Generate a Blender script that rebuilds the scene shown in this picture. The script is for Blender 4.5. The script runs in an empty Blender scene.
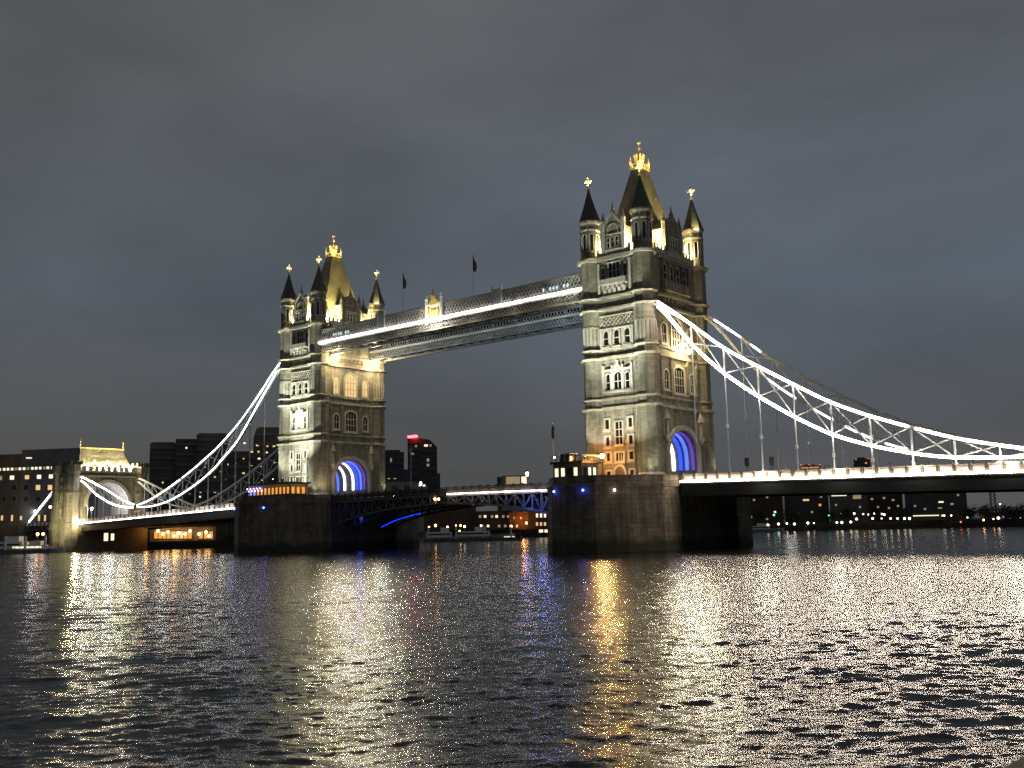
import bpy, bmesh, math, random
import numpy as np
from mathutils import Vector, Matrix
R = math.radians
rnd = random.Random(7)
S = bpy.context.scene
COL = S.collection

# ------------------------------------------------------------------ camera
CP = (91.7515, -145.3269, 3.9211); YAW, PITCH, ROLL, FPX = 0.6983, 0.1409, -0.0214, 1012.24
fw = Vector((-math.sin(YAW)*math.cos(PITCH), math.cos(YAW)*math.cos(PITCH), math.sin(PITCH)))
rt = Vector((math.cos(YAW), math.sin(YAW), 0)); up = rt.cross(fw)
r2 = rt*math.cos(ROLL)+up*math.sin(ROLL); u2 = -rt*math.sin(ROLL)+up*math.cos(ROLL)
cam = bpy.data.cameras.new('camera'); co = bpy.data.objects.new('camera', cam); COL.objects.link(co)
m = Matrix((r2, u2, -fw)).transposed().to_4x4(); m.translation = CP
co.matrix_world = m
cam.sensor_width = 36; cam.lens = FPX*36/1024; cam.clip_start = 0.3; cam.clip_end = 20000
S.camera = co
S.view_settings.view_transform = 'Standard'; S.view_settings.look = 'None'
S.view_settings.exposure = 0; S.view_settings.gamma = 1
S.cycles.use_denoising = True; S.cycles.denoising_prefilter = 'NONE'
S.cycles.max_bounces = 5; S.cycles.diffuse_bounces = 2; S.cycles.glossy_bounces = 3
S.cycles.sample_clamp_indirect = 120

# ------------------------------------------------------------------ sky: dusk, thick cloud
W = bpy.data.worlds.new('World'); S.world = W; W.use_nodes = True
nt = W.node_tree; nt.nodes.clear()
def N(t, **k):
    n = nt.nodes.new(t)
    for a, b in k.items(): setattr(n, a, b)
    return n
tc = N('ShaderNodeTexCoord'); sep = N('ShaderNodeSeparateXYZ'); nt.links.new(tc.outputs['Generated'], sep.inputs[0])
ramp = N('ShaderNodeValToRGB'); nt.links.new(sep.outputs['Z'], ramp.inputs[0])
cr = ramp.color_ramp
cr.elements[0].position = 0.0; cr.elements[0].color = (0.076, 0.079, 0.083, 1)
cr.elements[1].position = 1.0; cr.elements[1].color = (0.085, 0.09, 0.095, 1)
for p, c in ((0.08, (0.078, 0.084, 0.093)), (0.22, (0.100, 0.120, 0.152)), (0.32, (0.100, 0.116, 0.140)), (0.45, (0.106, 0.115, 0.128)), (.6, (.104, .113, .122))):
    e = cr.elements.new(p); e.color = (*c, 1)
mp = N('ShaderNodeMapping'); mp.inputs['Scale'].default_value = (1.5, 1.5, 3.6)
mp.inputs['Rotation'].default_value = (R(4), R(-7), 0)
nt.links.new(tc.outputs['Generated'], mp.inputs[0])
no = N('ShaderNodeTexNoise'); no.inputs['Scale'].default_value = 2.1; no.inputs['Detail'].default_value = 5; no.inputs['Roughness'].default_value = .5
no.inputs['Distortion'].default_value = .3
nt.links.new(mp.outputs[0], no.inputs['Vector'])
mr = N('ShaderNodeMapRange'); mr.inputs['From Min'].default_value = .3; mr.inputs['From Max'].default_value = .7
mr.inputs['To Min'].default_value = .82; mr.inputs['To Max'].default_value = 1.2
nt.links.new(no.outputs['Fac'], mr.inputs['Value'])
mul = N('ShaderNodeVectorMath', operation='SCALE'); nt.links.new(ramp.outputs[0], mul.inputs[0]); nt.links.new(mr.outputs[0], mul.inputs['Scale'])
bg = N('ShaderNodeBackground'); dt = N('ShaderNodeVectorMath', operation='DOT_PRODUCT'); nt.links.new(tc.outputs['Generated'], dt.inputs[0]); dt.inputs[1].default_value = (math.cos(YAW), math.sin(YAW), 0)
mr2 = N('ShaderNodeMapRange'); mr2.interpolation_type = 'SMOOTHSTEP'; mr2.inputs['From Min'].default_value = -.45; mr2.inputs['From Max'].default_value = .3; nt.links.new(dt.outputs['Value'], mr2.inputs['Value'])
mxc = N('ShaderNodeMix', data_type='RGBA'); mxc.inputs[6].default_value = (.85, .82, .77, 1); mxc.inputs[7].default_value = (1, 1.0, 1.0, 1); nt.links.new(mr2.outputs[0], mxc.inputs[0])
mu2 = N('ShaderNodeVectorMath', operation='MULTIPLY'); nt.links.new(mul.outputs[0], mu2.inputs[0]); nt.links.new(mxc.outputs[2], mu2.inputs[1])
nt.links.new(mu2.outputs[0], bg.inputs['Color']); bg.inputs['Strength'].default_value = 1.0
# last daylight above the cloud
sky = N('ShaderNodeTexSky', sky_type='NISHITA'); sky.sun_disc = False; sky.sun_elevation = R(1); sky.sun_rotation = R(250)
bg2 = N('ShaderNodeBackground'); nt.links.new(sky.outputs[0], bg2.inputs['Color']); bg2.inputs['Strength'].default_value = 0.004
add = N('ShaderNodeAddShader'); out = N('ShaderNodeOutputWorld')
nt.links.new(bg.outputs[0], add.inputs[0]); nt.links.new(bg2.outputs[0], add.inputs[1]); nt.links.new(add.outputs[0], out.inputs[0])

# ------------------------------------------------------------------ materials
def mat(name, base, rough=.8, metal=0, noise=None, bump=None, bricks=None, emis=None, es=0, streak=0, spec=None):
    mt = bpy.data.materials.new(name); mt.use_nodes = True
    t = mt.node_tree; b = t.nodes['Principled BSDF']
    b.inputs['Base Color'].default_value = (*base, 1); b.inputs['Roughness'].default_value = rough
    b.inputs['Metallic'].default_value = metal
    if spec is not None: b.inputs['Specular IOR Level'].default_value = spec
    col = None
    tcn = t.nodes.new('ShaderNodeTexCoord')
    vec = tcn.outputs['Object']
    if noise:
        sc, lo, hi = noise
        n = t.nodes.new('ShaderNodeTexNoise'); n.inputs['Scale'].default_value = sc; n.inputs['Detail'].default_value = 6; n.inputs['Roughness'].default_value = .65
        t.links.new(vec, n.inputs['Vector'])
        r = t.nodes.new('ShaderNodeMapRange'); r.inputs['From Min'].default_value = .3; r.inputs['From Max'].default_value = .7
        r.inputs['To Min'].default_value = lo; r.inputs['To Max'].default_value = hi; t.links.new(n.outputs['Fac'], r.inputs['Value'])
        v = t.nodes.new('ShaderNodeVectorMath'); v.operation = 'SCALE'; v.inputs[0].default_value = base; t.links.new(r.outputs[0], v.inputs['Scale'])
        col = v.outputs[0]
    if streak:
        mpn = t.nodes.new('ShaderNodeMapping'); mpn.inputs['Scale'].default_value = (1.3, 1.3, .12); t.links.new(vec, mpn.inputs[0])
        n = t.nodes.new('ShaderNodeTexNoise'); n.inputs['Scale'].default_value = 1.1; n.inputs['Detail'].default_value = 4; t.links.new(mpn.outputs[0], n.inputs['Vector'])
        r = t.nodes.new('ShaderNodeMapRange'); r.inputs['From Min'].default_value = .35; r.inputs['From Max'].default_value = .65
        r.inputs['To Min'].default_value = 1-streak; r.inputs['To Max'].default_value = 1; t.links.new(n.outputs['Fac'], r.inputs['Value'])
        v = t.nodes.new('ShaderNodeVectorMath'); v.operation = 'SCALE'; t.links.new(r.outputs[0], v.inputs['Scale'])
        if col: t.links.new(col, v.inputs[0])
        else: v.inputs[0].default_value = base
        col = v.outputs[0]
    bh = None
    if bricks:
        s = t.nodes.new('ShaderNodeSeparateXYZ'); t.links.new(vec, s.inputs[0])
        a = t.nodes.new('ShaderNodeMath'); t.links.new(s.outputs[0], a.inputs[0]); t.links.new(s.outputs[1], a.inputs[1])
        c = t.nodes.new('ShaderNodeCombineXYZ'); t.links.new(a.outputs[0], c.inputs[0]); t.links.new(s.outputs[2], c.inputs[1])
        br = t.nodes.new('ShaderNodeTexBrick'); br.inputs['Scale'].default_value = 1
        br.inputs['Brick Width'].default_value = bricks[0]; br.inputs['Row Height'].default_value = bricks[1]; br.inputs['Mortar Size'].default_value = bricks[2]
        br.inputs['Color1'].default_value = (1, 1, 1, 1); br.inputs['Color2'].default_value = (.72, .72, .72, 1); br.inputs['Mortar'].default_value = (.5, .5, .5, 1)
        t.links.new(c.outputs[0], br.inputs['Vector'])
        v = t.nodes.new('ShaderNodeVectorMath'); v.operation = 'MULTIPLY'; t.links.new(br.outputs['Color'], v.inputs[0])
        if col: t.links.new(col, v.inputs[1])
        else: v.inputs[1].default_value = base
        col = v.outputs[0]; bh = br.outputs['Color']
    if col: t.links.new(col, b.inputs['Base Color'])
    if bump:
        n = t.nodes.new('ShaderNodeTexNoise'); n.inputs['Scale'].default_value = bump[0]; n.inputs['Detail'].default_value = 5; t.links.new(vec, n.inputs['Vector'])
        bp = t.nodes.new('ShaderNodeBump'); bp.inputs['Strength'].default_value = 1; bp.inputs['Distance'].default_value = bump[1]
        t.links.new(n.outputs['Fac'], bp.inputs['Height'])
        if bh:
            b2 = t.nodes.new('ShaderNodeBump'); b2.inputs['Distance'].default_value = .06; t.links.new(bh, b2.inputs['Height']); t.links.new(bp.outputs[0], b2.inputs['Normal']); bp = b2
        t.links.new(bp.outputs[0], b.inputs['Normal'])
    if emis and name.endswith('led_strip'):
        n = t.nodes.new('ShaderNodeTexNoise'); n.inputs['Scale'].default_value = 1.3; n.inputs['Detail'].default_value = 2; t.links.new(vec, n.inputs['Vector'])
        r = t.nodes.new('ShaderNodeMapRange'); r.inputs['From Min'].default_value = .35; r.inputs['From Max'].default_value = .65
        r.inputs['To Min'].default_value = es*.35; r.inputs['To Max'].default_value = es*1.5; t.links.new(n.outputs['Fac'], r.inputs['Value']); t.links.new(r.outputs[0], b.inputs['Emission Strength'])
    if emis:
        b.inputs['Emission Color'].default_value = (*emis, 1); b.inputs['Emission Strength'].default_value = es
    return mt
M = dict(
 stone=mat('tower_stone', (.36, .34, .26), .85, noise=(.5, .72, 1.15), bump=(3, .08), bricks=(1.1, .42, .015), streak=.45),
 course=mat('string_course_stone', (.42, .39, .31), .85, noise=(1.2, .8, 1.1), bump=(4, .03), streak=.3),
 spire=mat('spire_slate', (.11, .108, .085), .6, noise=(1.5, .75, 1.15), bricks=(.6, .35, .03)),
 cream=mat('cream_paint', (.8, .76, .64), .6, noise=(2, .85, 1.05)),
 trim=mat('dressed_stone', (.56, .53, .45), .8, noise=(1.2, .8, 1.1), bump=(4, .03), streak=.25),
 granite=mat('pier_granite', (.24, .2, .145), .9, noise=(.35, .6, 1.2), bump=(2, .08), bricks=(1.6, .7, .04), streak=.45),
 slate=mat('slate_roof', (.2, .19, .14), .55, noise=(1.5, .75, 1.15), bricks=(.6, .35, .03), bump=(3, .02)),
 dark=mat('dark_metal', (.03, .032, .035), .5, noise=(2, .8, 1.2)),
 steel=mat('pale_painted_steel', (.5, .54, .56), .5, noise=(1.5, .8, 1.05)),
 blue=mat('blue_painted_steel', (.20, .28, .34), .5, noise=(1.5, .8, 1.1)),
 girder=mat('grey_painted_girder', (.3, .28, .23), .6, noise=(1, .75, 1.2)),
 brown=mat('bronze_cladding', (.17, .13, .09), .6, noise=(1, .75, 1.2)),
 parapet=mat('parapet_paint', (.62, .56, .52), .6, noise=(2, .85, 1.1)),
 asphalt=mat('asphalt', (.05, .05, .05), .9, noise=(2, .8, 1.2)),
 gold=mat('gilding', (.85, .62, .2), .35, metal=.35, noise=(3, .85, 1.1)),
 glass=mat('dark_glass', (.012, .014, .016), .12),
 white=mat('white_paint', (.75, .75, .72), .6, noise=(2, .85, 1.05)),
 led=mat('led_strip', (1, 1, 1), .5, emis=(1, .83, .66), es=58),
 ledl=mat('left_span_led_strip', (1, 1, 1), .5, emis=(1, .9, .82), es=11),
 ledc=mat('cool_led_strip', (1, 1, 1), .5, emis=(.86, .96, 1), es=9),
 ledd=mat('dim_led_strip', (1, 1, 1), .5, emis=(1, .92, .94), es=7),
 ledw=mat('walkway_led_strip', (1, 1, 1), .5, emis=(1, .95, .88), es=9),
 blueglow=mat('blue_led_and_rib_glow', (.1, .2, 1), .5, emis=(.006, .04, 1), es=2.2),
 ribviolet=mat('violet_rib_glow', (.4, .2, 1), .5, emis=(.06, .02, .25), es=.8),
 ribblue=mat('pale_blue_rib_glow', (.1, .2, 1), .5, emis=(.1, .2, 1), es=1.1),
 ledarch=mat('white_rib_glow', (1, 1, 1), .5, emis=(.75, .85, 1), es=3),
 ribwarm=mat('warm_rib_glow', (1, 1, 1), .5, emis=(1, .9, .65), es=2.5),
 bulb=mat('lamp_glass', (1, 1, 1), .4, emis=(1, .75, .38), es=160),
 bulbo=mat('sodium_lamp_glass', (1, .6, .2), .4, emis=(1, .42, .08), es=300),
 terr=mat('amber_lamp_glass', (1, .7, .4), .4, emis=(1, .55, .2), es=30),
 bulbs=mat('soft_lamp_glass', (1, 1, 1), .4, emis=(1, .85, .7), es=14),
 bulbw=mat('white_lamp_glass', (1, 1, 1), .4, emis=(1, .92, .85), es=40),
 bulbb=mat('blue_lamp_glass', (.1, .2, 1), .4, emis=(.03, .08, 1), es=40),
 bulbr=mat('red_lamp_glass', (1, .1, .1), .4, emis=(1, .03, .04), es=20),
 winy=mat('lit_window_yellow', (.3, .25, .1), .3, emis=(1, .66, .28), es=.85, noise=(2, .5, 1)),
 winw=mat('lit_window_white', (.3, .3, .25), .3, emis=(1, .87, .62), es=1.2, noise=(2, .5, 1)),
 wino=mat('lit_window_orange', (.3, .2, .1), .3, emis=(1, .38, .06), es=.9, noise=(2, .5, 1)),
 winb=mat('lit_window_blue', (.1, .2, .3), .3, emis=(.25, .3, 1), es=1.2),
 wing=mat('lit_window_dim', (.2, .2, .15), .3, emis=(.8, .62, .3), es=.35),
 brick=mat('dark_brick', (.10, .075, .06), .9, noise=(.4, .6, 1.2), bricks=(.6, .3, .03)),
 concrete=mat('grey_concrete', (.13, .13, .125), .9, noise=(.3, .7, 1.15)),
 concrete2=mat('dark_concrete', (.085, .085, .088), .9, noise=(.3, .7, 1.2)),
 pale=mat('pale_render', (.34, .32, .27), .9, noise=(.3, .8, 1.1)),
 leaf=mat('foliage', (.035, .05, .025), .8, noise=(.5, .6, 1.4)),
 bark=mat('bark', (.06, .05, .04), .9, noise=(2, .7, 1.2)),
 land=mat('ground_paving', (.09, .085, .08), .9, noise=(.2, .7, 1.2)),
 wall=mat('river_wall_stone', (.11, .10, .085), .9, noise=(.3, .6, 1.2), bricks=(1.5, .6, .03), streak=.3),
 cloth=mat('dark_clothes', (.03, .03, .035), .9, noise=(5, .8, 1.2)), skin=mat('skin', (.4, .27, .2), .6), hair=mat('hair', (.03, .02, .015), .7),
 flag=mat('flag_cloth', (.09, .05, .06), .9, noise=(2, .6, 1.3)),
 red=mat('red_paint', (.35, .03, .03), .5), boat=mat('boat_hull_paint', (.35, .36, .37), .4, noise=(1, .8, 1.1)),
 sand=mat('ledge_stone', (.42, .36, .27), .9, noise=(3, .7, 1.2), bump=(8, .02)),
)

def tide(mt):
    t = mt.node_tree; b = t.nodes['Principled BSDF']; src = b.inputs['Base Color'].links[0].from_socket
    g = t.nodes.new('ShaderNodeNewGeometry'); sx = t.nodes.new('ShaderNodeSeparateXYZ'); t.links.new(g.outputs['Position'], sx.inputs[0])
    n = t.nodes.new('ShaderNodeTexNoise'); n.inputs['Scale'].default_value = .5; n.inputs['Detail'].default_value = 5; t.links.new(g.outputs['Position'], n.inputs['Vector'])
    ma = t.nodes.new('ShaderNodeMath'); ma.operation = 'MULTIPLY_ADD'; t.links.new(n.outputs['Fac'], ma.inputs[0]); ma.inputs[1].default_value = 2.4; t.links.new(sx.outputs['Z'], ma.inputs[2])
    mr_ = t.nodes.new('ShaderNodeMapRange'); mr_.inputs['From Min'].default_value = 2.4; mr_.inputs['From Max'].default_value = 3.5; t.links.new(ma.outputs[0], mr_.inputs['Value'])
    mx = t.nodes.new('ShaderNodeMix'); mx.data_type = 'RGBA'; mx.inputs[6].default_value = (.035, .038, .024, 1); t.links.new(mr_.outputs[0], mx.inputs[0]); t.links.new(src, mx.inputs[7])
    t.links.new(mx.outputs[2], b.inputs['Base Color'])
tide(M['granite']); tide(M['wall'])

# ------------------------------------------------------------------ mesh builder
ORG = {}
class MB:
    def __init__(s): s.v = []; s.f = []
    def add(s, vs, fs):
        o = len(s.v); s.v += [tuple(p) for p in vs]; s.f += [tuple(i+o for i in f) for f in fs]; return s
    def box(s, x0, x1, y0, y1, z0, z1):
        x0, x1 = sorted((x0, x1)); y0, y1 = sorted((y0, y1)); z0, z1 = sorted((z0, z1))
        return s.add([(x0,y0,z0),(x1,y0,z0),(x1,y1,z0),(x0,y1,z0),(x0,y0,z1),(x1,y0,z1),(x1,y1,z1),(x0,y1,z1)],
              [(0,3,2,1),(4,5,6,7),(0,1,5,4),(1,2,6,5),(2,3,7,6),(3,0,4,7)])
    def bar(s, a, b, w, h=None):
        """rectangular bar from a to b: w sideways, h in the other direction"""
        a = Vector(a); b = Vector(b); d = (b-a).normalized(); h = h or w
        side = d.cross(Vector((0,0,1)))
        if side.length < 1e-3: side = Vector((1,0,0))
        side.normalize(); u = side.cross(d).normalized()
        vs = [p+side*(i*w/2)+u*(j*h/2) for p in (a, b) for i, j in ((-1,-1),(1,-1),(1,1),(-1,1))]
        return s.add(vs, [(0,1,2,3),(7,6,5,4),(0,4,5,1),(1,5,6,2),(2,6,7,3),(3,7,4,0)])
    def prism(s, pts, z0, z1, sc=1.0, c=(0, 0)):
        n = len(pts)
        vs = [(x, y, z0) for x, y in pts]+[(c[0]+(x-c[0])*sc, c[1]+(y-c[1])*sc, z1) for x, y in pts]
        return s.add(vs, [tuple(range(n))[::-1], tuple(range(n, 2*n))]+[(i, (i+1)%n, n+(i+1)%n, n+i) for i in range(n)])
    def lathe(s, cx, cy, prof, n=8, ph=None):
        ph = math.pi/n if ph is None else ph
        vs = []; fs = []
        for r, z in prof:
            for i in range(n):
                a = ph+2*math.pi*i/n; vs.append((cx+r*math.cos(a), cy+r*math.sin(a), z))
        for k in range(len(prof)-1):
            for i in range(n): fs.append((k*n+i, k*n+(i+1)%n, (k+1)*n+(i+1)%n, (k+1)*n+i))
        fs.append(tuple(range(n))[::-1]); fs.append(tuple(range((len(prof)-1)*n, len(prof)*n)))
        return s.add(vs, fs)
    def tube(s, pts, r, n=6):
        pts = [Vector(p) for p in pts]; vs = []; fs = []
        for k, p in enumerate(pts):
            d = (pts[min(k+1, len(pts)-1)]-pts[max(k-1, 0)]).normalized()
            a = d.cross(Vector((0,0,1)));
            if a.length < 1e-3: a = Vector((1,0,0))
            a.normalize(); b = a.cross(d); rr = r[k] if isinstance(r, (list, tuple)) else r
            for i in range(n):
                t = 2*math.pi*i/n; vs.append(p+a*rr*math.cos(t)+b*rr*math.sin(t))
        for k in range(len(pts)-1):
            for i in range(n): fs.append((k*n+i, k*n+(i+1)%n, (k+1)*n+(i+1)%n, (k+1)*n+i))
        fs.append(tuple(range(n))[::-1]); fs.append(tuple(range((len(pts)-1)*n, len(pts)*n)))
        return s.add(vs, fs)
    def ball(s, c, r, n=8, m=6, sz=1):
        return s.lathe(c[0], c[1], [(max(.01, r*math.sin(math.pi*k/m)), c[2]-r*sz*math.cos(math.pi*k/m)) for k in range(m+1)], n)
    def build(s, name, mt, parent=None, loc=None, label=None, smooth=False):
        o0 = Vector(loc) if loc is not None else (ORG[parent.name] if parent else Vector((0,0,0)))
        me = bpy.data.meshes.new(name)
        me.from_pydata([tuple(Vector(p)-o0) for p in s.v], [], s.f); me.update()
        bm = bmesh.new(); bm.from_mesh(me); bmesh.ops.recalc_face_normals(bm, faces=bm.faces); bm.to_mesh(me); bm.free()
        me.materials.append(M[mt] if isinstance(mt, str) else mt)
        if smooth:
            for p in me.polygons: p.use_smooth = True
        o = bpy.data.objects.new(name, me); COL.objects.link(o)
        if parent: o.parent = parent
        else: o.location = o0
        ORG[o.name] = o0
        if label: o['label'] = label
        return o
def tag(o, label=None, cat=None, group=None, kind=None):
    for k, v in (('label', label), ('category', cat), ('group', group), ('kind', kind)):
        if v: o[k] = v
    return o
def thing(name, loc, label, cat, group=None):
    o = bpy.data.objects.new(name, None); COL.objects.link(o); o.location = loc; o.empty_display_size = .3
    ORG[o.name] = Vector(loc); return tag(o, label, cat, group)
def lamp(parent, loc, energy, color, radius=.15, spot=None, aim=None, blend=.6):
    l = bpy.data.lights.new('lamp_light', 'SPOT' if spot else 'POINT'); l.energy = energy; l.color = color; l.shadow_soft_size = radius
    if spot: l.spot_size = R(spot); l.spot_blend = blend
    o = bpy.data.objects.new('lamp_light', l); COL.objects.link(o)
    o.parent = parent; o0 = ORG[parent.name]; o.location = Vector(loc)-o0
    if aim is not None: o.rotation_euler = (Vector(aim)-Vector(loc)).to_track_quat('-Z', 'Y').to_euler()
    return o
def dup(root, loc, label=None, rotz=None):
    r = root.copy(); COL.objects.link(r); r.location = loc
    if rotz is not None: r.rotation_euler = (0, 0, rotz)
    if label: r['label'] = label
    for ch in list(root.children):
        c = ch.copy(); COL.objects.link(c); c.parent = r
        for g in list(ch.children):
            d = g.copy(); COL.objects.link(d); d.parent = c
    return r

# ------------------------------------------------------------------ river
def make_water():
    cx, cy = CP[0], CP[1]
    th0 = math.pi/2+YAW
    a = list(np.linspace(-R(52), R(52), 1350))
    rest = list(np.linspace(R(52), 2*math.pi-R(52), 260))[1:-1]
    ang = np.array(a+rest)+th0
    NR = 1550
    rr = np.concatenate([7*np.exp(np.linspace(0, math.log(420/7), NR-90)), 420*np.exp(np.linspace(0, math.log(9000/420), 91))[1:]])
    A, Rr = np.meshgrid(ang, rr)
    X = cx+Rr*np.cos(A); Y = cy+Rr*np.sin(A)
    sp = np.gradient(rr)[:, None]*np.ones_like(X)
    Z = np.zeros_like(X)
    rg = np.random.RandomState(5)
    mean = th0+math.pi+R(12)
    nc = 110
    dense = np.abs(((A-th0+math.pi) % (2*math.pi))-math.pi) < R(52.5)
    for i in range(nc):
        lam = .16*(7.5/.16)**(i/(nc-1))*rg.uniform(.93, 1.07)
        d = mean+rg.normal(0, R(38)); k = 2*math.pi/lam
        am = .0078*lam if lam < .6 else .00468*(lam/.6)**.2
        ph = rg.uniform(0, 6.28)
        w_ = 1-np.clip((sp*3.2/lam-.6)/.5, 0, 1)
        w_ = np.where(dense, w_, np.clip((lam/(Rr*.019)-2.5)/2.5, 0, 1))
        rows = np.where(w_.max(1) > 0)[0]
        if not len(rows): continue
        e = rows[-1]+1
        arg = k*(X[:e]*math.cos(d)+Y[:e]*math.sin(d))+ph+.7*np.sin((X[:e]*.043+Y[:e]*.031)*(1+i % 3)+i)
        Z[:e] += w_[:e]*am*(np.sin(arg)+.22*np.cos(2*arg))
    # gusts: patches of choppier water
    g = .8+.3*np.sin(X*.11+1.3*np.sin(Y*.07))*np.sin(Y*.09+1.1*np.sin(X*.05))
    Z *= g*.62
    Z *= np.clip((1500-Rr)/700, 0, 1)
    na = len(ang)
    V = np.stack([X.ravel(), Y.ravel(), Z.ravel()], 1)
    V = np.vstack([V, [[cx, cy, 0]]])
    i, j = np.meshgrid(np.arange(NR-1), np.arange(na), indexing='ij')
    j2 = (j+1) % na
    F = np.stack([i*na+j, (i+1)*na+j, (i+1)*na+j2, i*na+j2], -1).reshape(-1, 4)
    me = bpy.data.meshes.new('river_water')
    nq = len(F); nt3 = na
    T = np.array([[len(V)-1, q, (q+1) % na] for q in range(na)])
    me.vertices.add(len(V)); me.vertices.foreach_set('co', V.astype(np.float32).ravel())
    me.loops.add(nq*4+nt3*3); me.loops.foreach_set('vertex_index', np.concatenate([F.ravel(), T.ravel()]).astype(np.int32))
    me.polygons.add(nq+nt3)
    st = np.concatenate([np.arange(nq)*4, nq*4+np.arange(nt3)*3]).astype(np.int32)
    me.polygons.foreach_set('loop_start', st)
    me.polygons.foreach_set('use_smooth', np.ones(nq+nt3, bool))
    me.update(calc_edges=True); me.validate()
    mt = bpy.data.materials.new('river_water'); mt.use_nodes = True
    t = mt.node_tree; b = t.nodes['Principled BSDF']
    b.inputs['Base Color'].default_value = (.012, .014, .012, 1); b.inputs['Roughness'].default_value = .1; b.inputs['IOR'].default_value = 1.33
    tcn = t.nodes.new('ShaderNodeTexCoord')
    mpn = t.nodes.new('ShaderNodeMapping'); mpn.vector_type = 'TEXTURE'; mpn.inputs['Rotation'].default_value = (0, 0, th0+R(8)); mpn.inputs['Scale'].default_value = (1/1.9, 1/.75, 1)
    t.links.new(tcn.outputs['Object'], mpn.inputs[0])
    prev = None
    for sc, ds in ((1.3, .03), (4.5, .021), (14, .009)):
        n = t.nodes.new('ShaderNodeTexNoise'); n.inputs['Scale'].default_value = sc; n.inputs['Detail'].default_value = 3; n.inputs['Roughness'].default_value = .55; t.links.new(mpn.outputs[0], n.inputs['Vector'])
        bp = t.nodes.new('ShaderNodeBump'); bp.inputs['Distance'].default_value = ds; bp.inputs['Strength'].default_value = 1
        t.links.new(n.outputs['Fac'], bp.inputs['Height'])
        if prev: t.links.new(prev.outputs[0], bp.inputs['Normal'])
        prev = bp
    t.links.new(prev.outputs[0], b.inputs['Normal'])
    me.materials.append(mt)
    o = bpy.data.objects.new('river', me); COL.objects.link(o); o['kind'] = 'structure'
make_water()

# banks of the river: land behind a stone river wall
bank = [(-420,-900),(-192,-260),(-190,-60),(-190,60),(-186,150),(-165,215),(-120,275),(-50,305),(60,335),(200,345),(600,300),(2500,200)]
b = MB(); n = len(bank)
vs = [(x, y, 3.2) for x, y in bank]+[(x-0, y, -2) for x, y in bank]
b.add(vs, [(i, i+1, n+i+1, n+i) for i in range(n-1)])
tag(b.build('river_wall', 'wall'), kind='structure')
far = bank+[(9000,2000),(9000,9000),(-9000,9000),(-9000,-6000)]
b = MB(); b.add([(x, y, 3.2) for x, y in far], [tuple(range(len(far)))])
tag(b.build('ground', 'land'), kind='structure')
# quay ledge at the viewer's side
tag(MB().prism([(89.600,-137.6),(89.72,-135.2),(97,-135.6),(97,-140.5)], -1, 2.2).build('quay_ledge', 'sand'), kind='structure')
# ------------------------------------------------------------------ piers
def make_pier(T, label):
    t = thing('bridge_pier', (T, 0, 0), label, 'bridge pier', 'bridge piers')
    def outline(k):
        h = 10.5+k; o = [(-h,-9.2),(-h,-14),(-7.4-k,-19),(-3.9-k,-22.4),(0,-24-k),(3.9+k,-22.4),(7.4+k,-19),(h,-14),(h,-9.2)]
        o2 = [(h-3,-9.2),(h-3,9.2)]+[(x,-y) for x, y in reversed(o)]+[(-h+3,9.2),(-h+3,-9.2)]
        o2 = o+o2
        return [(T+x, y) for x, y in o2]
    mb = MB()
    lo, hi = outline(.35), outline(0); n = len(lo)
    mb.add([(x, y, -3) for x, y in lo]+[(x, y, 9.6) for x, y in hi], [tuple(range(n))[::-1], tuple(range(n, 2*n))]+[(i, (i+1)%n, n+(i+1)%n, n+i) for i in range(n)])
    mb.build('base', 'granite', t)
    # plinth step at the waterline and coping
    c = MB(); o = outline(.25); c.prism(o, 9.61, 10.15); o = outline(-.1); c.prism(o, 10.155, 10.3)
    c.build('coping', 'granite', t)
    pts = [(-10.5,-9.2),(-10.5,-14),(-7.4,-19),(-3.9,-22.4),(0,-24),(3.9,-22.4),(7.4,-19),(10.5,-14),(10.5,-9.2)]
    for q_ in (1, -1):
        pw = MB()
        for (xa, ya), (xb, yb) in zip(pts[:-1], pts[1:]): pw.bar((T+xa*.975, q_*ya*.975, 10.85), (T+xb*.975, q_*yb*.975, 10.85), .45, 1.1)
        pw.build('parapet', 'granite', t)
    f = MB(); f.prism([(T+x*.97, y*.97) for x, y in ((-10.5,-14),(-3.9,-22.4),(3.9,-22.4),(10.5,-14),(10.5,14),(3.9,22.4),(-3.9,22.4),(-10.5,14))], 10.305, 10.62)
    f.build('paving', 'land', t)
    return t
pierR = make_pier(0, 'stone river pier under the nearer, right-hand tower')
pierL = make_pier(-82.3, 'stone river pier under the farther, left-hand tower')
def pier_lamps(t, pts, mt, col, e):
    for x, y, z in pts:
        fx = MB().ball((x, y, z), .17, 8, 6); fx.build('signal_lamp', mt, t)
        lamp(t, (x, y-.5, z), e, col, .2)
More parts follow.
